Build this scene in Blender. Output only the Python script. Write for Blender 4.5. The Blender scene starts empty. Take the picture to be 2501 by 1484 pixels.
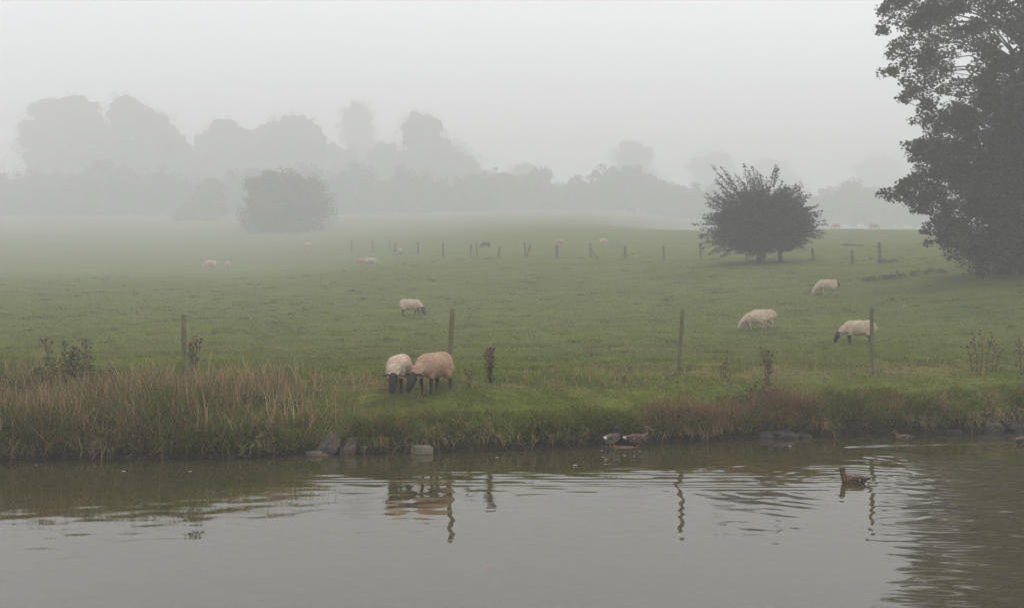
import bpy, bmesh, math, random
import numpy as np
from mathutils import Vector, Matrix, noise as mnoise

rng = np.random.default_rng(11)
random.seed(5)
scn = bpy.context.scene
COL = scn.collection
R = math.radians

# ------------------------------------------------------------------ camera, sky, sun, exposure
CAM_H = 2.4            # metres above the water
F = 2700.0             # focal length in units of a 2501 x 1484 picture
CX, CY = 1250.5, 742.0
cam_data = bpy.data.cameras.new('camera')
cam_data.sensor_width = 36.0
cam_data.lens = 36.0 * F / 2501.0
cam_data.clip_end = 3000.0
cam_data.clip_start = 0.1
cam = bpy.data.objects.new('camera', cam_data)
cam.location = (0, 0, CAM_H)
cam.rotation_euler = (R(90), 0, 0)
COL.objects.link(cam)
scn.camera = cam

SUN_EL, SUN_AZ = R(52), R(18)     # azimuth measured from the view axis (+Y) towards +X
world = bpy.data.worlds.new('World')
scn.world = world
world.use_nodes = True
wn, wl = world.node_tree.nodes, world.node_tree.links
wn.clear()
sky = wn.new('ShaderNodeTexSky')
sky.sky_type = 'NISHITA'
sky.sun_disc = False
sky.sun_elevation = SUN_EL
sky.sun_rotation = SUN_AZ
sky.air_density = 1.0
sky.dust_density = 6.0
sky.ozone_density = 1.0
hsv = wn.new('ShaderNodeHueSaturation')          # overcast: the blue is lost in the cloud
hsv.inputs['Saturation'].default_value = 0.07
flat = wn.new('ShaderNodeMix'); flat.data_type = 'RGBA'
flat.inputs['Factor'].default_value = 0.72        # even cloud layer
flat.inputs[7].default_value = (9.1, 9.1, 9.6, 1)
bg = wn.new('ShaderNodeBackground')
bg.inputs['Strength'].default_value = 0.12
wout = wn.new('ShaderNodeOutputWorld')
wl.new(sky.outputs[0], hsv.inputs['Color'])
wl.new(hsv.outputs[0], flat.inputs[6])
wl.new(flat.outputs[2], bg.inputs['Color'])
wl.new(bg.outputs[0], wout.inputs[0])

sun_data = bpy.data.lights.new('sun', 'SUN')
sun_data.energy = 0.5
sun_data.angle = R(35)
sun_data.color = (1.0, 0.96, 0.9)
sun = bpy.data.objects.new('sun', sun_data)
sd = Vector((math.sin(SUN_AZ) * math.cos(SUN_EL), math.cos(SUN_AZ) * math.cos(SUN_EL), math.sin(SUN_EL)))
sun.rotation_euler = (-sd).to_track_quat('-Z', 'Y').to_euler()
sun.location = (0, 0, 60)
COL.objects.link(sun)

scn.view_settings.view_transform = 'Standard'
scn.view_settings.look = 'None'
scn.view_settings.exposure = 0.62
scn.view_settings.gamma = 1.0
scn.view_settings.use_curve_mapping = False
scn.render.engine = 'CYCLES'
scn.cycles.volume_bounces = 3
scn.cycles.max_bounces = 8
scn.cycles.diffuse_bounces = 3
scn.cycles.glossy_bounces = 3
scn.cycles.transmission_bounces = 3
scn.cycles.sample_clamp_indirect = 6
scn.cycles.use_denoising = True
scn.cycles.denoising_input_passes = 'RGB_ALBEDO_NORMAL'
scn.cycles.denoising_prefilter = 'ACCURATE'
HAZE_DENSITY = 0.0042

# ------------------------------------------------------------------ helpers
def link(o, parent=None):
    COL.objects.link(o)
    if parent is not None:
        o.parent = parent
    return o

def tag(o, label=None, cat=None, group=None, kind=None):
    if label: o['label'] = label
    if cat: o['category'] = cat
    if group: o['group'] = group
    if kind: o['kind'] = kind
    return o

def empty(name, loc=(0, 0, 0), rz=0.0):
    o = bpy.data.objects.new(name, None)
    o.empty_display_size = 0.2
    o.location = loc
    o.rotation_euler = (0, 0, rz)
    return link(o)

def mesh_np(name, verts, loops, sizes, mat=None, parent=None, tint=None, smooth=False, mats=None, midx=None):
    """one mesh object from numpy arrays: loop vertex list + face sizes"""
    me = bpy.data.meshes.new(name)
    verts = np.asarray(verts, np.float32)
    loops = np.asarray(loops, np.int32).ravel()
    sizes = np.asarray(sizes, np.int32)
    me.vertices.add(len(verts)); me.vertices.foreach_set('co', verts.ravel())
    me.loops.add(len(loops)); me.loops.foreach_set('vertex_index', loops)
    me.polygons.add(len(sizes))
    starts = np.concatenate([[0], np.cumsum(sizes)[:-1]]).astype(np.int32)
    me.polygons.foreach_set('loop_start', starts)
    if smooth:
        me.polygons.foreach_set('use_smooth', np.ones(len(sizes), bool))
    for m in (mats or ([mat] if mat else [])):
        me.materials.append(m)
    if midx is not None:
        me.polygons.foreach_set('material_index', np.asarray(midx, np.int32))
    if tint is not None:
        a = me.attributes.new('tint', 'FLOAT_COLOR', 'POINT')
        t = np.ones((len(verts), 4), np.float32); t[:, :3] = tint
        a.data.foreach_set('color', t.ravel())
    me.update(calc_edges=True)
    o = bpy.data.objects.new(name, me)
    return link(o, parent)

_perm = np.random.default_rng(3).random((256, 256)).astype(np.float64)
def vnoise(x, y):
    x = np.asarray(x, float); y = np.asarray(y, float)
    xi = np.floor(x).astype(int); yi = np.floor(y).astype(int)
    fx = x - xi; fy = y - yi
    fx = fx * fx * (3 - 2 * fx); fy = fy * fy * (3 - 2 * fy)
    g = lambda a, b: _perm[a & 255, b & 255]
    return (g(xi, yi) * (1 - fx) + g(xi + 1, yi) * fx) * (1 - fy) + (g(xi, yi + 1) * (1 - fx) + g(xi + 1, yi + 1) * fx) * fy
def fbm(x, y, o=3):
    s = 0; a = 1; n = 0
    for i in range(o):
        s = s + a * vnoise(x * 2 ** i + 17.3 * i, y * 2 ** i + 5.1 * i); n += a; a *= 0.5
    return s / n
def sstep(a, b, x):
    t = np.clip((np.asarray(x, float) - a) / (b - a), 0, 1)
    return t * t * (3 - 2 * t)

# ------------------------------------------------------------------ materials
def new_mat(name):
    m = bpy.data.materials.new(name); m.use_nodes = True
    n = m.node_tree.nodes; n.clear()
    out = n.new('ShaderNodeOutputMaterial')
    return m, n, m.node_tree.links, out

def mat_simple(name, c1, c2, scale=8.0, rough=0.8, bump=0.0, bscale=None, detail=4, c3=None, spec=0.25, stretch=None):
    m, n, l, out = new_mat(name)
    b = n.new('ShaderNodeBsdfPrincipled')
    b.inputs['Roughness'].default_value = rough
    b.inputs['Specular IOR Level'].default_value = spec
    tc = n.new('ShaderNodeTexCoord')
    vec = tc.outputs['Object']
    if stretch:
        mp = n.new('ShaderNodeMapping'); mp.inputs['Scale'].default_value = stretch
        l.new(vec, mp.inputs[0]); vec = mp.outputs[0]
    no = n.new('ShaderNodeTexNoise'); no.inputs['Scale'].default_value = scale
    no.inputs['Detail'].default_value = detail; no.inputs['Roughness'].default_value = 0.65
    l.new(vec, no.inputs['Vector'])
    r = n.new('ShaderNodeValToRGB')
    r.color_ramp.elements[0].position = 0.32; r.color_ramp.elements[0].color = (*c1, 1)
    r.color_ramp.elements[1].position = 0.68; r.color_ramp.elements[1].color = (*c2, 1)
    if c3:
        e = r.color_ramp.elements.new(0.5); e.color = (*c3, 1)
    l.new(no.outputs['Fac'], r.inputs[0]); l.new(r.outputs[0], b.inputs['Base Color'])
    if bump:
        n2 = n.new('ShaderNodeTexNoise'); n2.inputs['Scale'].default_value = bscale or scale * 3
        n2.inputs['Detail'].default_value = 5
        l.new(vec, n2.inputs['Vector'])
        bp = n.new('ShaderNodeBump'); bp.inputs['Strength'].default_value = bump; bp.inputs['Distance'].default_value = 0.02
        l.new(n2.outputs['Fac'], bp.inputs['Height']); l.new(bp.outputs[0], b.inputs['Normal'])
    l.new(b.outputs[0], out.inputs[0])
    return m

def mat_leafy(name, transl=0.25, gain=1.0):
    """foliage: colour of each blade / leaf comes from its 'tint' attribute"""
    m, n, l, out = new_mat(name)
    at = n.new('ShaderNodeAttribute'); at.attribute_name = 'tint'
    col = at.outputs['Color']
    d = n.new('ShaderNodeBsdfDiffuse'); t = n.new('ShaderNodeBsdfTranslucent')
    mx = n.new('ShaderNodeMixShader'); mx.inputs[0].default_value = transl
    l.new(col, d.inputs[0]); l.new(col, t.inputs[0])
    l.new(d.outputs[0], mx.inputs[1]); l.new(t.outputs[0], mx.inputs[2])
    l.new(mx.outputs[0], out.inputs[0])
    return m

M_GRASS = mat_leafy('grass blades', 0.3)
M_LEAF = mat_leafy('tree leaves', 0.12)
M_FIELD = None
M_BARK = mat_simple('bark', (0.035, 0.028, 0.02), (0.09, 0.075, 0.055), 9, 0.9, 0.6, 18, stretch=(1, 1, 0.25))
M_POST = mat_simple('weathered post wood', (0.10, 0.095, 0.05), (0.2, 0.165, 0.11), 7, 0.9, 0.5, 30, c3=(0.13, 0.13, 0.06), stretch=(3, 3, 0.5))
M_STONE = mat_simple('bank stone', (0.045, 0.037, 0.028), (0.17, 0.13, 0.095), 6, 0.85, 1.0, 14, c3=(0.09, 0.072, 0.055))
M_DARKSTONE = mat_simple('wet dark stone', (0.02, 0.018, 0.015), (0.075, 0.065, 0.052), 7, 0.7, 1.0, 16, c3=(0.04, 0.035, 0.028))
M_PALESTONE = mat_simple('pale stone', (0.12, 0.105, 0.07), (0.22, 0.19, 0.13), 6, 0.8, 0.5, 16)
M_MUD = mat_simple('mud', (0.035, 0.028, 0.02), (0.08, 0.065, 0.045), 4, 0.7, 0.7, 20)
M_STEM = mat_simple('dry stem', (0.06, 0.042, 0.028), (0.15, 0.10, 0.065), 20, 0.9)
M_SEED = mat_simple('seed head', (0.045, 0.032, 0.024), (0.15, 0.105, 0.075), 60, 0.95)
M_RUST = mat_simple('rusty seed head', (0.11, 0.055, 0.035), (0.2, 0.105, 0.07), 60, 0.95)
M_FEATHER = mat_simple('white feather', (0.62, 0.62, 0.6), (0.8, 0.8, 0.78), 40, 0.8)
M_TWIG = mat_simple('dead twig', (0.10, 0.08, 0.06), (0.2, 0.165, 0.13), 12, 0.9)

def field_material():
    m, n, l, out = new_mat('pasture')
    b = n.new('ShaderNodeBsdfPrincipled'); b.inputs['Roughness'].default_value = 0.95
    b.inputs['Specular IOR Level'].default_value = 0.1
    at = n.new('ShaderNodeAttribute'); at.attribute_name = 'tint'
    g = n.new('ShaderNodeNewGeometry')
    def noise(scale, detail=4, sc=(1, 1, 1)):
        mp = n.new('ShaderNodeMapping'); mp.inputs['Scale'].default_value = sc
        l.new(g.outputs['Position'], mp.inputs[0])
        t = n.new('ShaderNodeTexNoise'); t.inputs['Scale'].default_value = scale; t.inputs['Detail'].default_value = detail
        l.new(mp.outputs[0], t.inputs['Vector']); return t.outputs['Fac']
    def ramp(fac, a, ca, bb, cb):
        r = n.new('ShaderNodeValToRGB')
        r.color_ramp.elements[0].position = a; r.color_ramp.elements[0].color = (*ca, 1)
        r.color_ramp.elements[1].position = bb; r.color_ramp.elements[1].color = (*cb, 1)
        l.new(fac, r.inputs[0]); return r.outputs[0]
    def mul(a, c):
        x = n.new('ShaderNodeMix'); x.data_type = 'RGBA'; x.blend_type = 'MULTIPLY'; x.inputs['Factor'].default_value = 1
        l.new(a, x.inputs[6]); l.new(c, x.inputs[7]); return x.outputs[2]
    c = mul(at.outputs['Color'], ramp(noise(6.0, 6), 0.3, (0.62, 0.62, 0.6), 0.7, (1.25, 1.25, 1.2)))
    c = mul(c, ramp(noise(0.45, 5, (0.6, 1.5, 1)), 0.35, (0.78, 0.83, 0.8), 0.65, (1.15, 1.1, 1.05)))
    c = mul(c, ramp(noise(0.9, 3, (0.5, 1.6, 1)), 0.66, (1, 1, 1), 0.8, (1.25, 0.95, 0.85)))
    l.new(c, b.inputs['Base Color'])
    bp = n.new('ShaderNodeBump'); bp.inputs['Strength'].default_value = 1.0; bp.inputs['Distance'].default_value = 0.12
    l.new(noise(7.0, 6), bp.inputs['Height']); l.new(bp.outputs[0], b.inputs['Normal'])
    l.new(b.outputs[0], out.inputs[0])
    return m
M_FIELD = field_material()

# ------------------------------------------------------------------ terrain
_y = np.arange(0, 1000, 0.25)
def _prof(pts, k=9):
    px, pz = zip(*pts)
    v = np.interp(_y, px, pz)
    ker = np.hanning(2 * k + 3)[1:-1]; ker /= ker.sum()
    return np.convolve(np.pad(v, k, 'edge'), ker, 'valid')
P_LEFT = _prof([(0, .9), (21, 1.0), (28, 1.08), (33, 1.15), (40, 1.45), (47, 1.85), (60, 2.7), (85, 4.2), (128, 6.3), (175, 10.8), (252, 18.2), (300, 23.4), (350, 29), (480, 43.5), (560, 48), (1000, 48)])
P_MID = _prof([(0, .9), (21, 1.0), (28, 1.08), (33, 1.17), (40, 1.5), (47, 2.0), (60, 3.1), (82, 5.7), (100, 7.3), (120, 9.5), (140, 11.5), (160, 13.4), (200, 16.9), (260, 22.4), (340, 30), (480, 44), (560, 48), (1000, 48)])
P_RIGHT = _prof([(0, .9), (21, 1.0), (28, 1.1), (33, 1.2), (39, 1.5), (45, 2.1), (51, 2.75), (60, 3.8), (67, 4.75), (82, 6.4), (100, 8.1), (120, 10.1), (140, 11.9), (155, 12.5), (180, 12.0), (260, 13), (360, 24), (480, 36), (1000, 40)])
P_FAR = _prof([(0, .9), (21, 1.0), (28, 1.12), (33, 1.25), (40, 1.9), (46, 2.9), (52, 3.7), (60, 4.5), (67, 5.2), (82, 6.8), (100, 8.4), (120, 10.2), (140, 11.9), (155, 12.5), (180, 12.0), (260, 13), (360, 24), (480, 36), (1000, 40)])

def water_edge(x):
    x = np.asarray(x, float)
    w = np.interp(x, [-60, -20, -7.9, -3.6, -2.9, 0, 1.8, 4.8, 9.7, 20, 60], [13.5, 16.2, 17.0, 17.35, 17.75, 18.15, 18.85, 19.85, 20.85, 22.6, 28])
    return w + 0.22 * (fbm(x * 0.9 + 3, x * 0 + 2.2, 3) - 0.5) + 0.14 * (vnoise(x * 3.1, x * 0 + 8.8) - 0.5)

def height(x, y, detail=True):
    x = np.asarray(x, float); y = np.asarray(y, float)
    a = x / np.maximum(y, 5)
    i = np.clip(y, 0, 998) / 0.25
    k = np.floor(i).astype(int); f = i - k
    ev = lambda P: P[k] * (1 - f) + P[k + 1] * f
    L, Mi, Ri, Fa = ev(P_LEFT), ev(P_MID), ev(P_RIGHT), ev(P_FAR)
    s1 = sstep(-0.28, 0.05, a); s2 = sstep(0.05, 0.30, a); s3 = sstep(0.30, 0.46, a)
    fld = L + (Mi - L) * s1 + (Ri - Mi) * s2 + (Fa - Ri) * s3
    t = y - water_edge(x)
    ze = np.interp(x, [-20, -8, -3.5, 0, 3, 6, 10, 30], [.6, .6, .46, .5, .52, .66, .74, .9])
    ze = ze + 0.10 * (fbm(x * 1.1 + 40, x * 0 + 4, 2) - 0.5)
    bank = np.where(t < 0, np.interp(t, [-4, -1, -0.2, 0], [-1.3, -1.0, -.35, -.04]),
           np.where(t < 1.0, -.04 + (ze + .02) * np.interp(t, [0, .07, .15, .32, .60, 1.0], [0, .26, .43, .66, .86, 1.0]),
                    ze - .02 + (1.0 - ze) * np.interp(t, [1.0, 1.4, 2.2, 3.6], [0, .14, .5, 1.0])))
    w = sstep(2.6, 4.4, t)
    z = bank * (1 - w) + fld * w
    if detail:
        near = sstep(0.15, 0.6, t)
        amp = 0.10 * np.exp(-np.maximum(t - 1, 0) / 6) + 0.045
        z = z + near * amp * (fbm(x * 1.3, y * 1.3, 3) - 0.5) * 1.3
        z = z + near * sstep(5, 40, t) * 0.28 * (fbm(x * 0.16 + 9, y * 0.16, 3) - 0.5)
    return z

_far_rise = None
def ground_at(X, row, dmin=19.0):
    """first place on the ground seen at picture column X, row row"""
    d = np.arange(dmin, 260, 0.05)
    x = (X - CX) / F * d
    z = height(x, d)
    rr = CY + F * (CAM_H - z) / d
    k = np.nonzero(rr <= row)[0]
    j = k[0] if len(k) else int(np.argmin(rr))
    return Vector((float(x[j]), float(d[j]), float(z[j])))

def at(X, row, d):
    return Vector(((X - CX) / F * d, d, CAM_H - (row - CY) / F * d))

def on_water(X, row):
    d = CAM_H * F / (row - CY)
    return Vector(((X - CX) / F * d, d, 0.0))

GREEN_A = np.array([0.098, 0.124, 0.020]); GREEN_B = np.array([0.138, 0.160, 0.030])
STRAW = np.array([0.37, 0.28, 0.145]); RUSTY = np.array([0.33, 0.20, 0.105]); SOIL = np.array([0.034, 0.027, 0.018])

ys = np.concatenate([np.arange(13.0, 16.4, .3), np.arange(16.4, 23.0, 0.055), 23.0 * 1.0145 ** np.arange(0, 230)])
ys = ys[ys < 780]
us = np.linspace(-1, 1, 301)
U, Y = np.meshgrid(us, ys)
Xg = U * (12 + 0.62 * Y)
Zg = height(Xg, Y)
T = Y - water_edge(Xg)
soil = 1 - sstep(0.10, 0.22, T + .12 * (fbm(Xg * 2.1, Y * 2, 2) - .5))
n1 = fbm(Xg * 0.5, Y * 0.8, 3)[..., None]
tint = GREEN_A * (1 - n1) + GREEN_B * n1
edge_straw = (np.exp(-((T - 3.6) / 1.1) ** 2) * sstep(0.4, 0.62, fbm(Xg * 0.45 + 7, Y * 0.9, 3)))[..., None]
tint = tint * (1 - 0.6 * edge_straw) + STRAW * 0.75 * 0.6 * edge_straw
tint = tint * np.array([0.88, 0.86, 0.80])
tint = tint * (1 - soil[..., None]) + SOIL * soil[..., None]
nr, nc = Xg.shape
idx = np.arange(nr * nc).reshape(nr, nc)
quads = np.stack([idx[:-1, :-1], idx[:-1, 1:], idx[1:, 1:], idx[1:, :-1]], -1).reshape(-1, 4)
field = mesh_np('field', np.stack([Xg, Y, Zg], -1).reshape(-1, 3), quads, np.full(len(quads), 4), M_FIELD, tint=tint.reshape(-1, 3), smooth=True)
tag(field, kind='structure')

# towpath on the camera's own side (out of frame, kept so the place goes on)
tx = np.linspace(-60, 60, 61); ty = np.array([-40, -6, -1.2, 1.2, 1.35, 1.4])
tz = np.array([0.9, 0.75, 0.65, 0.6, 0.5, -1.0])
TX, TY = np.meshgrid(tx, ty); TZ = np.repeat(tz[:, None], 61, 1)
idx = np.arange(TX.size).reshape(TX.shape)
quads = np.stack([idx[:-1, :-1], idx[:-1, 1:], idx[1:, 1:], idx[1:, :-1]], -1).reshape(-1, 4)
tag(mesh_np('towpath', np.stack([TX, TY, TZ], -1).reshape(-1, 3), quads, np.full(len(quads), 4), M_FIELD, tint=np.tile(GREEN_A, (TX.size, 1))), kind='structure')

# ------------------------------------------------------------------ water
def water_material():
    m, n, l, out = new_mat('canal water')
    b = n.new('ShaderNodeBsdfPrincipled')
    b.inputs['Base Color'].default_value = (0.050, 0.042, 0.018, 1)
    b.inputs['Roughness'].default_value = 0.035
    b.inputs['IOR'].default_value = 1.52
    l.new(b.outputs[0], out.inputs[0])
    return m
M_WATER = water_material()
DUCK1 = on_water(2084, 1179)
wx = np.concatenate([np.arange(-60, -9, 1.5), np.arange(-9, 10.6, 0.04), np.arange(11, 61, 1.5)])
wy = np.concatenate([np.arange(1.38, 8.2, 0.4), np.arange(8.2, 20.0, 0.036), np.arange(20.1, 22.5, .12), np.arange(23, 31, 1.0)])
WX, WY = np.meshgrid(wx, wy)
def ring(c, lam, slope, r0, width, x=WX, y=WY, ph=0):
    r = np.hypot(x - c[0], (y - c[1]))
    k = 2 * math.pi / lam
    return slope / k * np.sin(k * r + ph) * np.exp(-((r - r0) / width) ** 2)
hgt = np.zeros_like(WX)
# slow swell that makes the reflections wobble
wr = np.random.default_rng(21)
for i in range(14):
    lam = wr.uniform(0.18, 0.8); th = wr.normal(math.pi / 2, 0.75); k = 2 * math.pi / lam
    hgt += 0.0040 / k * np.sin(k * (np.cos(th) * WX + np.sin(th) * WY) + wr.uniform(0, 7))
for i in range(8):
    lam = wr.uniform(1.2, 2.6); th = wr.normal(math.pi / 2, 0.5); k = 2 * math.pi / lam
    hgt += 0.0020 / k * np.sin(k * (np.cos(th) * WX + np.sin(th) * WY) + wr.uniform(0, 7))
# ripple train spreading from the swimming duck along mid canal
band = np.exp(-((WY - (14.95 - 0.03 * (WX - 1))) / 0.75) ** 2) * sstep(-4.6, -1.5, WX) * (1 - 0.6 * sstep(5, 7, WX))
patch = 0.35 + 0.65 * sstep(0.35, 0.65, fbm(WX * 0.7 + 4, WY * 1.3, 3))
for i, (lam, th, s) in enumerate([(0.21, 1.535, .042), (0.26, 1.60, .036), (0.33, 1.57, .022), (0.17, 1.52, .022)]):
    k = 2 * math.pi / lam
    hgt += band * patch * s / k * np.sin(k * (math.cos(th) * WX + math.sin(th) * WY) + 0.5 * np.sin(WX * 0.9 + i) + i)
hgt += ring(DUCK1, 0.16, 0.05, 0.3, 0.5)
RB = 0.35 + 1.1 * sstep(.4, .65, fbm(WX * 1.9 + 1, WY * 2.3, 3))
hgt += RB * ring(DUCK1 + Vector((0.1, 0.05, 0)), 0.22, 0.03, 1.0, 0.8)
hgt += RB * ring(DUCK1 + Vector((0.3, 0.1, 0)), 0.30, 0.016, 2.2, 1.2)
# wind ripples on the right, below the big tree
rg = sstep(0.29, 0.42, WX / WY + 0.05 * (fbm(WX * .8, WY * .8, 2) - .5)) * sstep(7.5, 9, WY) * (1 - sstep(16, 17.5, WY))
for i in range(9):
    lam = wr.uniform(0.18, 0.42); th = wr.normal(1.45, 0.5); k = 2 * math.pi / lam
    hgt += rg * 0.026 / k * np.sin(k * (np.cos(th) * WX + np.sin(th) * WY) + wr.uniform(0, 7) + 1.2 * np.sin(WX * 1.1 + WY * 0.7 + i))
# duck wake: a long shallow crease running to the right-hand duck
def crease(p, q, w, hh):
    d = Vector((q[0] - p[0], q[1] - p[1])); L = d.length; d /= L
    u = (WX - p[0]) * d.x + (WY - p[1]) * d.y; v = -(WX - p[0]) * d.y + (WY - p[1]) * d.x
    return hh * np.exp(-(v / w) ** 2) * sstep(-.3, .5, u) * (1 - sstep(L - .5, L + .3, u)) * (0.55 + 0.9 * (vnoise(WX * 2.2, WY * 3) - .25))
pw = [on_water(2050, 1092), on_water(2240, 1086), on_water(2500, 1080)]
hgt += crease(pw[0], pw[1], .09, .030) + crease(pw[1], pw[2], .08, .024)
for (x0, y0, x1, y1) in [(2075, 1096, 2150, 1106), (2120, 1098, 2210, 1110), (2170, 1100, 2270, 1116), (2090, 1112, 2190, 1124)]:
    hgt += crease(on_water(x0, y0), on_water(x1, y1), .05, .012)
lim = sstep(-9, -8.4, WX) * (1 - sstep(9.8, 10.5, WX)) * sstep(8.2, 8.8, WY) * (1 - sstep(19.2, 20, WY))
hgt = hgt * lim
nr, nc = WX.shape
idx = np.arange(nr * nc).reshape(nr, nc)
quads = np.stack([idx[:-1, :-1], idx[:-1, 1:], idx[1:, 1:], idx[1:, :-1]], -1).reshape(-1, 4)
tag(mesh_np('water', np.stack([WX, WY, hgt], -1).reshape(-1, 3), quads, np.full(len(quads), 4), M_WATER, smooth=True), kind='structure')

# ------------------------------------------------------------------ haze
hm, hn, hl, hout = new_mat('haze')
pv = hn.new('ShaderNodeVolumePrincipled')
pv.inputs['Color'].default_value = (0.83, 0.835, 0.835, 1)
pv.inputs['Density'].default_value = HAZE_DENSITY
pv.inputs['Anisotropy'].default_value = 0.0
hl.new(pv.outputs[0], hout.inputs['Volume'])
hm.cycles.homogeneous_volume = True
bm = bmesh.new()
bmesh.ops.create_cube(bm, size=1.0)
x0, x1, y0, y1, z0, z1 = -460, 460, -60, 800, -2.4, 112
for v in bm.verts:
    v.co = Vector((x0 if v.co.x < 0 else x1, y0 if v.co.y < 0 else y1, z0 if v.co.z < 0 else z1))
me = bpy.data.meshes.new('haze'); bm.to_mesh(me); bm.free(); me.materials.append(hm)
tag(link(bpy.data.objects.new('haze', me)), kind='stuff')

# ------------------------------------------------------------------ foliage generators
def blade_arrays(root, az, length, width, lean, droop, segs, tint, tip=None):
    """curved tapering blades; lean = start angle from vertical, droop = extra bend to the tip"""
    n = len(root)
    pts = [root.copy()]
    p = root.copy()
    for s in range(segs):
        ang = lean + droop * (s + 0.5) / segs
        st = length / segs
        p = p + np.stack([np.sin(ang) * np.cos(az) * st, np.sin(ang) * np.sin(az) * st, np.cos(ang) * st], -1)
        pts.append(p)
    fa = az + math.pi / 2 + rng.normal(0, 0.9, n)
    side = np.stack([np.cos(fa), np.sin(fa), np.zeros(n)], -1)
    vs, cs = [], []
    for s in range(segs):
        w = (width * (1 - 0.75 * s / segs) * 0.5)[:, None]
        vs += [pts[s] - side * w, pts[s] + side * w]
        c = tint if tip is None else tint + (tip - tint) * (s / segs)
        cs += [c, c]
    vs.append(pts[segs]); cs.append(tint if tip is None else tip)
    V = np.stack(vs, 1); C = np.stack(cs, 1)
    per = 2 * segs + 1
    base = (np.arange(n) * per)[:, None]
    loops, sizes = [], []
    for s in range(segs - 1):
        loops.append(base + np.array([2 * s, 2 * s + 1, 2 * s + 3, 2 * s + 2])); sizes.append(4)
    k = 2 * (segs - 1)
    loops.append(base + np.array([k, k + 1, k + 2])); sizes.append(3)
    Lp = np.concatenate(loops, 1).reshape(-1)
    Sz = np.tile(np.array(sizes), n)
    return V.reshape(-1, 3), Lp, Sz, C.reshape(-1, 3)

class Batch:
    def __init__(s): s.v, s.l, s.s, s.c, s.n = [], [], [], [], 0
    def add(s, V, L, S, C):
        s.v.append(V); s.l.append(L + s.n); s.s.append(S); s.c.append(C); s.n += len(V)
    def build(s, name, mat, parent=None):
        return mesh_np(name, np.concatenate(s.v), np.concatenate(s.l), np.concatenate(s.s), mat, parent, tint=np.concatenate(s.c))

def leaf_arrays(c, size, tint, flat=0.5, aspect=0.62, r=None):
    """rhombic leaves with a slight fold, random facing"""
    r = r or rng
    n = len(c)
    nrm = r.normal(0, 1, (n, 3)); nrm[:, 2] += flat * 2 * np.sign(nrm[:, 2] + 1e-9)
    nrm /= np.linalg.norm(nrm, axis=1)[:, None]
    t = np.cross(nrm, r.normal(0, 1, (n, 3))); t /= np.linalg.norm(t, axis=1)[:, None] + 1e-9
    b = np.cross(nrm, t)
    s = size[:, None]
    V = np.stack([c - t * s * .5, c - b * s * .5 * aspect + nrm * s * .08 + t * s * .05, c + t * s * .5, c + b * s * .5 * aspect + nrm * s * .08 + t * s * .05], 1).reshape(-1, 3)
    L = np.arange(4 * n); S = np.full(n, 4)
    return V, L, S, np.repeat(tint, 4, 0)

def mixcol(n, cols, weights, jit=0.18, r=None):
    r = r or rng
    k = r.choice(len(cols), n, p=np.array(weights) / np.sum(weights))
    c = np.array(cols)[k]
    return c * (1 + r.normal(0, jit, (n, 1))).clip(0.45, 1.7) * (1 + r.normal(0, 0.05, (n, 3)))

def on_ground(x, y):
    return np.stack([x, y, height(x, y) - 0.01], -1)

# ------------------------------------------------------------------ short pasture grass, thinning with distance
fb = Batch()
N = 600000
D = 18.2 + (110 - 18.2) * rng.random(N) ** 2.1
xs = (rng.random(N) * 2 - 1) * (0.5 * D + 1.2)
t = D - water_edge(xs)
keep = (t > 0.36)
cl = fbm(xs * 1.6 + 11, D * 2.4, 3)
keep &= rng.random(N) < (0.5 + 0.7 * sstep(0.35, 0.62, cl)) * (1 - sstep(30, 106, D) ** .6)
xs, D, t, cl = xs[keep], D[keep], t[keep], cl[keep]
n = len(xs)
ln = (0.045 + 0.07 * rng.random(n)) * (0.8 + 0.5 * sstep(0.45, 0.7, cl)) * (1 + D / 110)
ln *= (1 + 0.25 * np.exp(-((t - 2.2) / 2.0) ** 2)) * np.where(rng.random(n) < .06, 1.8, .8)
wd = (0.007 + 0.00028 * D) * (0.7 + 0.6 * rng.random(n))
pat = fbm(xs * 0.35 + 2, D * 0.5, 3)
base = mixcol(n, [GREEN_A, GREEN_B, [0.105, 0.158, 0.02], [0.18, 0.165, 0.05]], [4, 4, 2, 1.2], 0.2)
fresh = np.exp(-((t - 0.9) / 0.9) ** 2)[:, None]
base = base * (1 + 0.15 * fresh) + fresh * np.array([0.0, 0.018, -0.004])
dull = sstep(0.47, 0.64, pat)[:, None] * 0.6
base = base * (1 - dull) + np.array([0.16, 0.148, 0.06]) * dull
for X, row, rx, ry in [(283, 752, 1.3, .7), (2010, 787, 1.0, .5), (1310, 700, 1.1, .8), (700, 800, .9, .5), (1640, 830, .8, .4), (2290, 860, .8, .4), (560, 720, 1.4, .9), (1500, 760, .7, .5)]:
    g_ = ground_at(X, row)
    e_ = np.exp(-(((xs - g_.x) / rx) ** 2 + ((D - g_.y) / ry) ** 2) ** 1.5) * (.35 + .65 * rng.random(n))
    base = base * (1 - .75 * e_[:, None]) + np.array([.15, .105, .06]) * (.75 * e_[:, None]); ln = ln * (1 - .5 * e_)
base = base * np.array([1.06, 1.05, .96])
fb.add(*blade_arrays(on_ground(xs, D), rng.random(n) * 2 * math.pi, ln, wd, 0.25 + rng.random(n) * 0.95, rng.random(n) * 0.6, 1, base))
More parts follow.
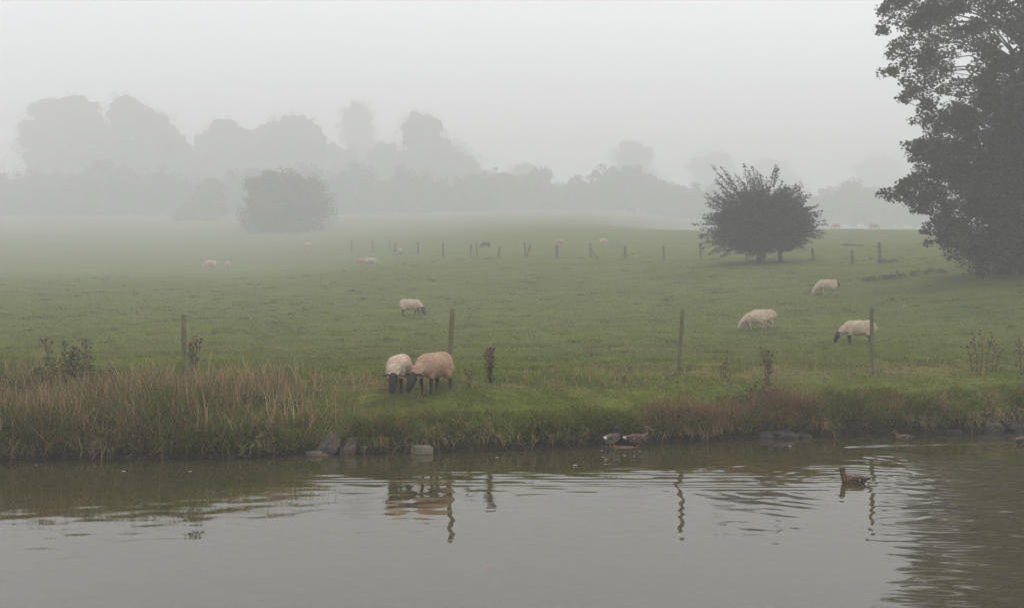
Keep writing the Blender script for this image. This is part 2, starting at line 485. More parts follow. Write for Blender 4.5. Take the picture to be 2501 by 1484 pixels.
# tussocks: tighter longer tufts that dot the field
K = 700
Dk = 19.5 + 70 * rng.random(K) ** 1.5
xk = (rng.random(K) * 2 - 1) * (0.5 * Dk + 1)
ok = (Dk - water_edge(xk)) > 0.8
Dk, xk = Dk[ok], xk[ok]; K = len(Dk)
rep = 46
sz = (0.10 + 0.16 * rng.random(K))
cx = np.repeat(xk, rep) + np.repeat(sz, rep) * rng.normal(0, 1.0, K * rep)
cy = np.repeat(Dk, rep) + np.repeat(sz, rep) * rng.normal(0, 0.7, K * rep)
n = K * rep
ln = np.repeat(0.07 + 0.09 * rng.random(K), rep) * (0.6 + 0.7 * rng.random(n))
tone = np.repeat(rng.random(K), rep)[:, None]
ct = np.array([0.075, 0.10, 0.025]) * (1 - tone) + np.array([0.12, 0.135, 0.05]) * tone
fb.add(*blade_arrays(on_ground(cx, cy), rng.random(n) * 6.283, ln, 0.009 + 0.0003 * cy, rng.random(n) * 0.8, rng.random(n) * 0.8, 1, ct * (1 + rng.normal(0, .18, (n, 1)))))
tag(fb.build('pasture_grass', M_GRASS), 'short grazed green grass covering the pasture up to the bank edge', 'grass', kind='stuff')

# ------------------------------------------------------------------ hanging turf fringe along the far bank
eb = Batch()
N = 84000
xs = -9.5 + 21.5 * rng.random(N)
tt = 0.07 + 1.1 * rng.random(N) ** 1.2
cl = fbm(xs * 2.2, tt * 2 + 3, 3)
keep = rng.random(N) < (0.30 + 1.0 * sstep(0.35, 0.6, cl))
keep &= (tt > .24 + .10 * (vnoise(xs * 2.7, xs * 0) - .5)) | (xs < -2.6) | (rng.random(N) < .15)
xs, tt, cl = xs[keep], tt[keep], cl[keep]
n = len(xs)
yy = water_edge(xs) + tt
az = -math.pi / 2 + rng.normal(0, 0.65, n)
ln = (0.14 + 0.26 * rng.random(n)) * (0.7 + 0.7 * sstep(0.4, 0.65, cl))
ln = ln * (1 - .45 * sstep(.3, .8, tt))
droop = (0.9 + 1.0 * rng.random(n)) * (1 - sstep(0.25, 0.9, tt) * 0.55)
strawp = sstep(0.5, 0.7, fbm(xs * 1.1 + 60, xs * 0, 3))
c_g = mixcol(n, [GREEN_A * 1.2, GREEN_B * 1.25, [0.16, 0.215, 0.035], [0.23, 0.215, 0.06]], [3, 3, 2.5, 2], 0.28)
c_s = mixcol(n, [STRAW, RUSTY, STRAW * .7], [2, 2, 2], 0.2)
mid_ = np.exp(-((xs + .2) / 2.6) ** 2)
us_ = (rng.random(n) < (0.16 + 0.4 * strawp) * (1 - .75 * mid_))[:, None]
c = np.where(us_, c_s, c_g)
eb.add(*blade_arrays(on_ground(xs, yy), az, ln, 0.010 + 0.010 * rng.random(n), 0.25 + 0.5 * rng.random(n), droop, 3, c))
# short mossy leaves on the soil face
n = 16000
xs = -9.5 + 21.5 * rng.random(n); tt = 0.04 + 0.22 * rng.random(n)
c = mixcol(n, [[0.07, 0.09, 0.028], [0.11, 0.135, 0.04], [0.12, 0.10, 0.05]], [3, 3, 1], .2)
eb.add(*blade_arrays(on_ground(xs, water_edge(xs) + tt), -math.pi / 2 + rng.normal(0, .9, n), 0.08 + .12 * rng.random(n), np.full(n, .011), 0.6 + rng.random(n) * .6, 0.8 + rng.random(n), 2, c))
tag(eb.build('bank_grass', M_GRASS), 'overhanging fringe of green and straw grass along the canal bank edge', 'grass', kind='stuff')

# ------------------------------------------------------------------ tall rough grass: left bank, straw patches, rusty tufts
tb = Batch()
def tall(xc, tc, sx, st, n, l0, l1, cols, w, lean=0.35, droop=0.7, az=None, wid=0.009):
    xs = xc + sx * rng.normal(0, 1, n); tt = np.abs(tc + st * rng.normal(0, 1, n)) + 0.06
    ys_ = water_edge(xs) + tt
    a = rng.random(n) * 6.283 if az is None else az + rng.normal(0, .7, n)
    ln = l0 + (l1 - l0) * rng.random(n)
    c = mixcol(n, cols, w, .2)
    tb.add(*blade_arrays(on_ground(xs, ys_), a, ln, wid * (0.6 + 0.8 * rng.random(n)), np.abs(rng.normal(0, lean, n)), np.abs(rng.normal(0, droop, n)), 3, c))
DGREEN = [0.06, 0.08, 0.03]; OLIVE = [0.11, 0.115, 0.05]
# dense left bank
N = 34000
xs = -10.5 + 7.3 * rng.random(N); tt = 0.05 + 3.3 * rng.random(N) ** 1.1
lim_x = -3.3 - 0.28 * tt + 0.6 * (vnoise(tt * 2, tt * 0 + 3) - .5)
keep = xs < lim_x
xs, tt = xs[keep], tt[keep]
n = len(xs)
clump = fbm(xs * 1.4 + 5, tt * 1.2, 3)
keep = rng.random(n) < 0.35 + sstep(.38, .6, clump)
xs, tt, clump = xs[keep], tt[keep], clump[keep]; n = len(xs)
edge = sstep(-3.3, -5.2, xs + 0.28 * tt)
ln = (0.16 + 0.40 * rng.random(n)) * (0.28 + 1.4 * sstep(.3, .68, fbm(xs * .9 + 70, tt * .7, 2))) * (0.45 + 0.55 * edge)
sp = sstep(0.42, 0.62, fbm(xs * .8 + 31, tt * .9 + 4, 3))
u = rng.random(n) < np.clip(0.27 + 0.5 * sp + 0.12 * sstep(1, 2.5, tt), 0, .8)
c = np.where(u[:, None], mixcol(n, [STRAW, RUSTY, STRAW * .75, [.17, .12, .07]], [2.5, 2, 2, 2], .2), mixcol(n, [DGREEN, OLIVE, GREEN_A, GREEN_B], [1.2, 2.2, 2, 1.5], .22)) * (.55 + .95 * fbm(xs * 2.6 + 3, tt * 2.2 + 8, 3))[:, None]
az = np.where(tt < .6, -math.pi / 2 + rng.normal(0, 1.0, n), rng.random(n) * 6.283)
tb.add(*blade_arrays(on_ground(xs, water_edge(xs) + tt), az, ln, .011 + .010 * rng.random(n), np.abs(rng.normal(0, .5, n)), np.abs(rng.normal(0, 1.1, n)), 3, c))
# taller bleached stalks over the left bank
for xc, tc, m in [(-8.2, 2.0, 700), (-7.1, 1.8, 650), (-6.3, 2.3, 500), (-5.4, 2.2, 600), (-4.6, 2.4, 550), (-4.5, 2.2, 250), (-7.6, .6, 500), (-6.4, .35, 450), (-5.2, .5, 300), (-3.7, .7, 250)]:
    tall(xc, tc, .42, .5, m, .3, .72, [STRAW, RUSTY, [.2, .15, .09], OLIVE, GREEN_A], [3, 1.6, 1.6, 1, 1], .3, .6, wid=.0125)
# long bent bleached stems lying across the left bank, and dry stems hanging over the soil face
n = 420
xs = -10 + 6.6 * rng.random(n); tt = .1 + 1.6 * rng.random(n)
tb.add(*blade_arrays(on_ground(xs, water_edge(xs) + tt), rng.random(n) * 6.283, .4 + .45 * rng.random(n), np.full(n, .013), .35 + .6 * rng.random(n), .3 + 1.2 * rng.random(n), 4, mixcol(n, [STRAW * 1.15, STRAW * .8, [.2, .15, .09]], [2, 2, 1], .15)))
n = 4200
xs = -9.5 + 21.5 * rng.random(n); tt = .06 + .2 * rng.random(n)
kp = rng.random(n) < (1 - .55 * np.exp(-(xs / 3.2) ** 2)) * sstep(.35, .62, fbm(xs * 1.7 + 21, xs * 0 + 1, 3)); xs, tt = xs[kp], tt[kp]; n = len(xs)
tb.add(*blade_arrays(on_ground(xs, water_edge(xs) + tt), -math.pi / 2 + rng.normal(0, .6, n), .25 + .3 * rng.random(n), 0.010 + .006 * rng.random(n), .5 + .5 * rng.random(n), 1.9 + .6 * rng.random(n), 4, mixcol(n, [STRAW, STRAW * .7, OLIVE, [.17, .11, .06]], [3, 2, 1.5, 1.5], .2)))
# straw haze along the old fence line
for xc, m in [(-3.4, 260), (-2.7, 300), (-2.2, 220), (-1.6, 120), (0.6, 140), (1.4, 260), (2.2, 320), (2.7, 160), (3.4, 160), (4.3, 120), (5.2, 160), (6.2, 120), (8.2, 150), (9.3, 160)]:
    tall(xc, 3.1, .38, .5, int(m * .75), .07, .23, [STRAW, RUSTY, OLIVE, GREEN_B], [3, 2.2, 1.5, 1], .35, .6, wid=.011)
# drooping rusty tufts on the right half of the bank
for X, tc, m, l1 in [(1650, .35, 900, .45), (1700, .3, 800, .45), (1740, .25, 700, .42), (1800, .3, 600, .4), (1880, .45, 800, .5), (1920, .55, 1100, .6), (1960, .45, 1100, .55), (2000, .35, 700, .45), (1600, .3, 500, .35), (2240, .4, 300, .35), (2360, .4, 300, .3), (1060, .2, 120, .3), (1190, .2, 90, .28), (900, .3, 120, .3)]:
    x = (X - CX) / F * 19.6
    tall(x, tc, .15, .16, m, .18, l1, [RUSTY, STRAW * .85, [.17, .10, .055], OLIVE], [3, 2.5, 2, 1.1], .5, 1.4, az=-math.pi / 2, wid=.0125)
tag(tb.build('rough_grass', M_GRASS), 'tall straw coloured and green rough grass along the canal bank', 'grass', kind='stuff')

# ------------------------------------------------------------------ bank herbs (nettle, dock and bramble leaves) as plants of their own
def stem_tube(pts, r0, r1, sides=5):
    """tapered tube along points -> (V, loops, sizes)"""
    pts = [Vector(p) for p in pts]
    V = []; n = len(pts)
    for i, p in enumerate(pts):
        d = (pts[min(i + 1, n - 1)] - pts[max(i - 1, 0)]).normalized()
        a = d.orthogonal().normalized(); b = d.cross(a)
        r = r0 + (r1 - r0) * i / (n - 1)
        for k in range(sides):
            th = 2 * math.pi * k / sides
            V.append(p + (a * math.cos(th) + b * math.sin(th)) * r)
    L, S = [], []
    for i in range(n - 1):
        for k in range(sides):
            L += [i * sides + k, i * sides + (k + 1) % sides, (i + 1) * sides + (k + 1) % sides, (i + 1) * sides + k]; S.append(4)
    L += [(n - 1) * sides + k for k in range(sides)]; S.append(sides)
    L += [k for k in reversed(range(sides))]; S.append(sides)
    return np.array([tuple(v) for v in V]), np.array(L), np.array(S)

class Tubes:
    def __init__(s): s.v, s.l, s.s, s.n = [], [], [], 0
    def add(s, pts, r0, r1, sides=5):
        V, L, S = stem_tube(pts, r0, r1, sides)
        s.v.append(V); s.l.append(L + s.n); s.s.append(S); s.n += len(V)
    def build(s, name, mat, parent=None, smooth=True):
        return mesh_np(name, np.concatenate(s.v), np.concatenate(s.l), np.concatenate(s.s), mat, parent, smooth=smooth)

def herb(loc, w, d, h, n, cols, weights, label, name='nettle_clump', cat='plant', leaf=0.07, group='leafy plants on the bank', nst=14):
    o = empty(name, loc); tag(o, label, cat, group)
    tb_ = Tubes(); st = []
    for i in range(nst):
        a = random.uniform(-w, w); b = random.uniform(-d, d)
        g = float(height(loc.x + a, loc.y + b)) - loc.z
        hh = h * random.uniform(.6, 1.05) * (1 - 0.45 * abs(a) / max(w, .01))
        top = Vector((a * 1.15 + random.gauss(0, .05), b + random.gauss(0, .05), g + hh))
        tb_.add([(a, b, g - .02), ((a + top.x) / 2, (b + top.y) / 2, g + hh * .55), top], .006, .003, 4)
        st.append((Vector((a, b, g)), top))
    tag(tb_.build('stem', M_STEM, o), kind='stuff')
    k = rng.integers(0, nst, n); f = rng.random(n) ** .8
    A = np.array([tuple(s[0]) for s in st])[k]; B = np.array([tuple(s[1]) for s in st])[k]
    c = A + (B - A) * f[:, None] + rng.normal(0, .055, (n, 3)) * np.array([1.3, 1.3, .6])
    V, L, S, C = leaf_arrays(c, leaf * (.6 + .7 * rng.random(n)), mixcol(n, cols, weights, .22), .7)
    mesh_np('foliage', V, L, S, M_LEAF, o, tint=C)
    return o
NET = [[.05, .085, .03], [.075, .11, .04], [.10, .13, .045]]
herb(ground_at(175, 955), .55, .4, .74, 2000, NET + [[.13, .10, .055]], [2, 2, 1, 2], 'broad dark green nettle clump below the dead thistles on the left bank')
herb(ground_at(60, 975), .55, .4, .34, 900, NET, [2, 2, 1], 'low nettle clump at the left end of the bank')
herb(ground_at(432, 948), .32, .3, .42, 700, NET, [1, 2, 2], 'green nettle clump at the foot of the leftmost near post')
herb(ground_at(1868, 985), .42, .25, .36, 900, NET, [3, 2, 1], 'dark green leafy clump at the foot of the tall reddish dock')
herb(ground_at(650, 1025), .45, .2, .22, 500, NET + [[.14, .16, .04]], [2, 2, 1, 1], 'low leafy clump where the tall left grass ends')
def edge_plant(X, off, w, h, n, label, cols=None, leaf=.085):
    x = (X - CX) / F * 18.0
    y = float(water_edge(x)) + off
    return herb(Vector((x, y, float(height(x, y)))), w, .12, h, n, cols or [[.07, .10, .035], [.11, .14, .05], [.16, .17, .05]], [2, 2, 1], label, 'bramble', 'bramble', leaf, 'leafy plants at the waterline', 10)
edge_plant(80, .14, .4, .25, 320, 'yellowish bramble at the waterline at the left edge')
edge_plant(330, .14, .35, .2, 200, 'dark bramble at the waterline under the left nettles')
edge_plant(425, .12, .16, .26, 130, 'bright yellow green bramble sprig near the waterline', [[.24, .25, .05], [.16, .19, .05], [.1, .13, .04]])
edge_plant(640, .14, .3, .26, 260, 'large leaved bramble beside the leaning stone', leaf=.11)

# ------------------------------------------------------------------ dead thistles and docks
def blob_mesh(name, r, mat, seed=0):
    bm = bmesh.new(); bmesh.ops.create_icosphere(bm, subdivisions=1, radius=r)
    for v in bm.verts:
        v.co *= 1 + 0.55 * mnoise.noise(v.co * (2.3 / r) + Vector((seed, 0, 0)))
    me = bpy.data.meshes.new(name); bm.to_mesh(me); bm.free(); me.materials.append(mat); return me
SEED = [blob_mesh('seed_head', 1.0, M_SEED, 1), blob_mesh('seed_head', 1.0, M_RUST, 5)]
def weed(base, stems, label, cat='dead thistle', name='dead_thistle', leafiness=60, rust=0.2, leaf=.045, heads=6, hr=.02, width=.013, cols=None):
    """stems: (dx, height, lean_x) in metres"""
    o = empty(name, base); tag(o, label, cat, 'dead thistles and docks along the bank')
    LV = Batch(); hs = []
    for dx, h, lx in stems:
        tb_ = Tubes()
        pts = [Vector((dx + lx * f * f + random.gauss(0, .008), random.gauss(0, .01), h * f - .03)) for f in np.linspace(0, 1, 6)]
        tb_.add(pts, width, width * .45, 5)
        hs.append(pts[-1])
        for k in range(heads):
            f = random.uniform(.45, .97); p = pts[0].lerp(pts[-1], f); p.x = dx + lx * f * f
            a = random.uniform(0, 6.283); L_ = random.uniform(.06, .17) * min(1, h / .55)
            q = p + Vector((math.cos(a) * L_ * .75, math.sin(a) * L_ * .5, L_ * random.uniform(.5, 1)))
            tb_.add([p, p.lerp(q, .5) + Vector((0, 0, -.01)), q], width * .5, width * .3, 4)
            hs.append(q)
        tb_.build('stem', M_STEM, o)
        n = int(leafiness * 1.05 * h)
        f = rng.random(n) ** .9; c = np.zeros((n, 3)); c[:, 0] = dx + lx * f * f; c[:, 2] = h * f
        c += rng.normal(0, .04, (n, 3)); c[:, 2] = np.abs(c[:, 2])
        cc = cols or [[.075, .05, .034], [.15, .10, .065], [.055, .038, .027], [.08, .08, .035]]
        LV.add(*leaf_arrays(c, leaf * (.5 + .8 * rng.random(n)), mixcol(n, cc, [2, 2, 2, 1], .25), 0.0, .45))
    LV.build('foliage', M_LEAF, o)
    for p in hs:
        s = bpy.data.objects.new('seed_head', SEED[1 if random.random() < rust else 0]); link(s, o)
        s.location = p; k = hr * random.uniform(.7, 1.35); s.scale = (k, k, k * 1.25); s.rotation_euler = (random.random(), random.random(), random.random() * 6)
    return o
g = ground_at(165, 930)
weed(g, [(-.36, .80, -.04), (-.05, .72, -.02), (.06, .66, .05), (.0, .58, .1), (.30, .78, .06), (.14, .55, .02)], 'widest clump of dead thistle rising above the nettles at far left', leafiness=190, heads=4)
g = ground_at(472, 932)
weed(g, [(0, .86, .0), (.03, .80, .06), (-.02, .70, -.05)], 'tall dead thistle with many heads beside the leftmost near post', leafiness=80, heads=8)
g = ground_at(1197, 937)
weed(g, [(0, .68, -.05), (.02, .70, .06), (0, .62, .0), (-.02, .5, -.04)], 'dense brown dead thistle standing right of the grazing near pair', leafiness=150, heads=5)
g = ground_at(1146, 948)
weed(g, [(-.04, .34, -.03), (.03, .40, .08), (.0, .28, .0)], 'small wispy dead thistle with pale heads between the near sheep and the dense thistle', leafiness=26, heads=4, hr=.018, width=.005)
g = ground_at(1772, 925)
weed(g, [(0, .42, .03), (-.03, .28, -.05)], 'small reddish dock right of the middle post', 'dead dock', 'dead_dock', leafiness=90, rust=.6, heads=4, cols=[[.16, .08, .05], [.2, .11, .07], [.09, .06, .04], [.1, .09, .05]])
g = ground_at(1873, 945)
weed(g, [(0, .82, -.12), (.01, .66, .10), (.02, .74, .02), (.03, .5, .03)], 'tall reddish brown dock with curled tips on the bank', 'dead dock', 'dead_dock', leafiness=120, rust=.7, heads=4, hr=.021, cols=[[.14, .07, .045], [.18, .10, .065], [.08, .05, .035], [.1, .1, .05]])
g = ground_at(2398, 908)
weed(g, [(-.10, .86, -.10), (0, .92, -.02), (.10, .80, .12), (.22, .62, .10), (-.22, .55, -.08), (.30, .45, .08)], 'spreading clump of dead thistle right of the rightmost near post', leafiness=70, rust=.45, heads=4, hr=.02)
g = ground_at(2494, 915)
weed(g, [(0, .82, -.05), (.06, .66, .05)], 'dead thistle cut by the right edge of the view', leafiness=80, rust=.3, heads=4)
for X, row, h, lab in [(1626, 965, .34, 'thin dark dry stalk nearest the middle post'), (1660, 985, .42, 'thin leaning dry stalk on the bank below the middle post'), (1775, 1000, .5, 'tall thin dry stalk on the bank below the small dock'), (345, 930, .3, 'thin dry stalk among the straw grass of the left bank'), (588, 955, .32, 'thin dry stalk at the right end of the straw grass')]:
    weed(ground_at(X, row), [(0, h, random.uniform(-.06, .06))], lab, 'dry stalk', 'dry_stalk', leafiness=18, heads=1, hr=.012, width=.005, leaf=.035)

# ------------------------------------------------------------------ stones
def stone(name, loc, size, rot, mat, label, seed, cat='stone', sharp=.8):
    bm = bmesh.new(); bmesh.ops.create_icosphere(bm, subdivisions=4, radius=1.0)
    for v in bm.verts:
        p = v.co.copy()
        q = Vector([math.copysign(abs(c) ** sharp, c) for c in p]); q = q / max(q.length, .001) * (.55 * q.length + .45)
        d = 1 + .28 * mnoise.noise(p * 1.3 + Vector((seed, seed, 0))) + .10 * mnoise.noise(p * 4 + Vector((0, seed, 0))) + .03 * mnoise.noise(p * 11)
        v.co = Vector((q.x * size[0], q.y * size[1], q.z * size[2])) * d * .5
    for f in bm.faces: f.smooth = True
    me = bpy.data.meshes.new(name); bm.to_mesh(me); bm.free(); me.materials.append(mat)
    o = bpy.data.objects.new(name, me); o.location = loc; o.rotation_euler = rot; link(o)
    tag(o, label, cat, 'stones at the waterline'); return o
def wl(X, off=0.0, z=0.0, d0=18.0):
    d = d0
    for _ in range(12):
        d = float(water_edge((X - CX) / F * d)) + off
    return Vector(((X - CX) / F * d, d, z))
stone('stone', wl(803, -.04, .12), (.26, .3, .5), (0, R(38), .2), M_STONE, 'largest stone, leaning brown slab at the end of the left bank', 1.0)
stone('stone', wl(852, -.04, .08), (.22, .24, .36), (0, R(35), .1), M_STONE, 'leaning dark stone just right of the largest slab', 4.4)
stone('stone', wl(772, -.16, .0), (.34, .2, .16), (0, .1, .2), M_STONE, 'low grey stone in the water left of the leaning slab', 7.1)
stone('stone', wl(1031, -.10, .035), (.36, .24, .22), (0, .06, .05), M_PALESTONE, 'pale squared stone block in the water below the near sheep', 2.2, sharp=.3)
DS = wl(1512, -.26, -.035)
stone('stone', DS, (.62, .34, .12), (0, 0, .1), M_STONE, 'flat wet stone under the standing ducks', 9.0)
for i, (dx, z, s, lab) in enumerate([(1870, .03, (.4, .3, .18), 'dark flat slab at the left of the slabs below the rusty tufts'), (1915, .04, (.55, .35, .2), 'widest dark slab below the rusty tufts'), (1962, .02, (.4, .3, .14), 'thin dark slab at the right of the slabs below the rusty tufts')]):
    stone('stone', wl(dx, -.04, z - .01), s, (.1 * i, .06, .3 * i), M_DARKSTONE, lab, 12 + i)
stone('stone', wl(2423, -.10, .06), (.42, .34, .26), (0, 0, .2), M_DARKSTONE, 'rounded mossy stone at the waterline near the right edge', 15.3)
stone('stone', wl(2482, -.02, .06), (.5, .36, .26), (0, 0, .6), M_DARKSTONE, 'dark rounded stone cut by the right edge', 16.8)
stone('stone', wl(2330, -.06, .02), (.3, .22, .12), (0, 0, .6), M_DARKSTONE, 'small dark stone left of the mossy stone', 17.9)
tw = Tubes(); b = wl(1378, .0, .0)
tw.add([b + Vector((-.1, .05, .2)), b + Vector((0, 0, .13)), b + Vector((.1, -.1, .02))], .012, .006)
tag(tw.build('root', M_TWIG), 'bare pale root curling out of the bank above the water', 'root')

# ------------------------------------------------------------------ fence posts
def fence_post(base, top, width, label, group, square=False, depth=.25, mat=M_POST, seed=0):
    h = (top - base).length
    bm = bmesh.new()
    sides = 10 if not square else 4
    rings = 7
    rr = random.Random(seed)
    prev = None
    offs = [1 + rr.uniform(-.06, .06) for _ in range(sides)]
    for i in range(rings + 1):
        z = -depth + (h + depth) * min(i / (rings - 1), 1)
        k = 1.0 if i < rings else .72
        z += .012 if i == rings else 0
        ring_ = []
        for s_ in range(sides):
            a = 2 * math.pi * (s_ + .5) / sides
            r = width * .5 * offs[s_] * k * (1.2 if square else 1) * (1 + .05 * mnoise.noise(Vector((s_, i * .7, seed))))
            ring_.append(bm.verts.new((math.cos(a) * r, math.sin(a) * r, z + (rr.uniform(-.008, .008) if i >= rings - 1 else 0))))
        if prev:
            for s_ in range(sides):
                bm.faces.new([prev[s_], prev[(s_ + 1) % sides], ring_[(s_ + 1) % sides], ring_[s_]])
        else:
            bm.faces.new(list(reversed(ring_)))
        prev = ring_
    bm.faces.new(prev)
    if not square:
        for f in bm.faces: f.smooth = len(f.verts) == 4
    me = bpy.data.meshes.new('fence_post'); bm.to_mesh(me); bm.free(); me.materials.append(mat)
    o = bpy.data.objects.new('fence_post', me)
    o.location = base
    o.rotation_euler = (top - base).to_track_quat('Z', 'Y').to_euler()
    o.rotation_mode = 'XYZ'
    link(o); tag(o, label, 'fence post', group); return o
for i, (bx, brow, tx_, trow, wpx, lab) in enumerate([
        (449, 897, 449, 769, 11.5, 'upright post behind the straw grass on the left bank, leftmost of the near posts'),
        (1096, 917, 1105, 755, 11, 'leaning post just behind the grazing near pair'),
        (1657, 914, 1667, 757, 10.5, 'leaning greenish post left of the small reddish dock'),
        (2130, 912, 2129, 752, 10, 'upright post standing in front of the black faced field sheep')]):
    b = ground_at(bx, brow)
    t_ = at(tx_, trow, b.y)
    fence_post(b, t_, wpx * b.y / F, lab, 'near posts along the bank', seed=i)

far_posts = [  # base X, base row, top X, top row, width px, thick/leaning description (rows of the 2501 picture)
    (859, 615, 859, 588, 5, 'leftmost and faintest far post'),
    (910, 615, 910, 588, 6, 'second faint far post from the left end'),
    (956, 615, 950, 588, 3, 'thin leaning stake left of the sheep behind the fence'),
    (965, 622, 965, 592, 6, 'post touching the small sheep behind the fence'),
    (1021, 622, 1020, 592, 6, 'post right of the small sheep behind the fence'),
    (1082, 628, 1082, 594, 6, 'lone upright post left of the dark sheep'),
    (1150, 628, 1151, 596, 6, 'post two left of the dark sheep'),
    (1166, 626, 1163, 594, 4, 'thin stake just left of the dark sheep'),
    (1217, 628, 1221, 602, 6, 'short leaning post just right of the dark sheep'),
    (1284, 630, 1281, 592, 4, 'thin straight stake beside a leaning post'),
    (1287, 627, 1295, 598, 6, 'post leaning right beside the thin straight stake'),
    (1360, 632, 1360, 597, 8, 'thickest far post with a sheep behind it'),
    (1442, 630, 1442, 594, 5, 'post propped by a slanting strut'),
    (1460, 632, 1444, 608, 4, 'slanting strut leaning on the propped post'),
    (1528, 634, 1526, 600, 7, 'second post right of the slanting strut'),
    (1622, 634, 1620, 600, 7, 'post midway between the strut and the dark hawthorn'),
    (1712, 632, 1711, 595, 7, 'post at the left edge of the dark hawthorn'),
    (1823, 642, 1823, 615, 6, 'post under the hawthorn beside its trunk'),
    (1988, 637, 1984, 606, 7, 'first post right of the hawthorn'),
    (2082, 645, 2080, 611, 7, 'short post between the hawthorn and the big tree'),
    (2150, 643, 2147, 592, 8, 'tallest far post, between hawthorn and big tree'),
]
for i, (bx, brow, tx_, trow, wpx, lab) in enumerate(far_posts):
    b = ground_at(bx, brow)
    fence_post(b, at(tx_, trow, b.y), wpx * b.y / F, lab + ' in the far fence line', 'far fence posts across the field', seed=30 + i)

# post and rail fence in the shade of the big tree
fp = [ground_at(X, r_) for X, r_ in ((2347, 652), (2367, 656), (2440, 662), (2530, 668))]
rf = empty('rail_fence', fp[0]); tag(rf, 'dark wooden post and rail fence under the big tree', 'fence')
for i, p in enumerate(fp):
    tb_ = Tubes(); q = p - fp[0]
    tb_.add([q + Vector((0, 0, -.2)), q + Vector((0, 0, .5)), q + Vector((0, 0, 1.15))], .07, .065, 8); tb_.build('post', M_POST, rf)
for z in (.55, .98):
    for i in range(1, 3):
        tb_ = Tubes(); a_, c_ = fp[i] - fp[0], fp[i + 1] - fp[0]
        tb_.add([a_ + Vector((0, -.06, z)), (a_ + c_) / 2 + Vector((0, -.06, z - .02)), c_ + Vector((0, -.06, z))], .045, .045, 6); tb_.build('rail', M_POST, rf)

# ------------------------------------------------------------------ trees
def build_tree(name, base, label, cat, group, clumps, nleaf, lsize, cols, weights, trunks, limbs_to=None, flat=.5, seed=1, limb_r=.05, mat=M_LEAF, shoots=(), hearts=(), heart_k=.70):
    """clumps: list of (center, radius) relative to base"""
    r = np.random.default_rng(seed)
    o = empty(name, base); tag(o, label, cat, group)
    for pts, r0, r1 in trunks:
        tr = Tubes(); tr.add(pts, r0, r1, 9); tr.build('trunk', M_BARK, o)
    lb = Tubes()
    cs = np.array([tuple(c) for c, _ in clumps]); rs = np.array([q for _, q in clumps])
    axis = [Vector(p).lerp(Vector(q), f) for pts, _, _ in trunks for p, q in zip(pts[:-1], pts[1:]) for f in (0, .25, .5, .75)]
    order = r.permutation(len(cs))
    for i in (order if limbs_to is None else order[:max(limbs_to, 0)]):
        c = Vector(cs[i])
        a = min(axis, key=lambda q: abs(q.z - c.z + .38 * math.hypot(c.x - q.x, c.y - q.y)) + .3 * abs(c.x - q.x))
        mid = a.lerp(c, .5) + Vector(r.normal(0, .09 * (c - a).length, 3)) + Vector((0, 0, .13 * (c - a).length))
        lb.add([a, mid, c], limb_r * (.5 + .12 * (c - a).length), .012, 4)
    for p, q in shoots:
        p, q = Vector(p), Vector(q); m = p.lerp(q, .5) + Vector(r.normal(0, .05, 3))
        lb.add([p, m, q], .03, .01, 4)
    if lb.n: tag(lb.build('limb', M_BARK, o), kind='stuff')
    w = rs ** 2.2; w = w / w.sum()
    k = r.choice(len(cs), nleaf, p=w)
    d = r.normal(0, 1, (nleaf, 3)); d /= np.linalg.norm(d, axis=1)[:, None]
    rad = r.random(nleaf) ** .45
    c = cs[k] + d * (rs[k] * rad)[:, None] * np.array([1.05, 1.05, .8])
    tone = r.normal(0, .2, len(cs))[k][:, None]
    col = mixcol(nleaf, cols, weights, .18, r) * np.clip(1 + tone, .5, 1.6)
    B = Batch()
    B.add(*leaf_arrays(c, lsize * (.6 + .8 * r.random(nleaf)), col, flat, .8, r))
    for p, q in shoots:
        n = 46; f = r.random(n) ** .8
        cc = np.array(p)[None] * (1 - f[:, None]) + np.array(q)[None] * f[:, None] + r.normal(0, 1, (n, 3)) * (.13 - .08 * f)[:, None]
        B.add(*leaf_arrays(cc, lsize * (.6 + .7 * r.random(n)), mixcol(n, cols, weights, .18, r), flat, .8, r))
    for c_, e_ in hearts:
        bm = bmesh.new(); bmesh.ops.create_icosphere(bm, subdivisions=4, radius=1.0)
        V = []
        for v in bm.verts:
            p = v.co; k_ = heart_k + .30 * mnoise.noise(p * 1.7 + Vector(c_) * .1) + .20 * mnoise.noise(p * 4 + Vector(c_)) + .10 * mnoise.noise(p * 10)
            V.append((c_[0] + p.x * e_[0] * k_, c_[1] + p.y * e_[1] * k_, c_[2] + p.z * e_[2] * k_))
        L_ = np.array([[v.index for v in f.verts] for f in bm.faces]).ravel(); nf = len(bm.faces); bm.free()
        B.add(np.array(V), L_, np.full(nf, 3), np.tile(np.mean(np.array(cols), 0), (len(V), 1)))
    B.build('crown', mat, o)
    return o

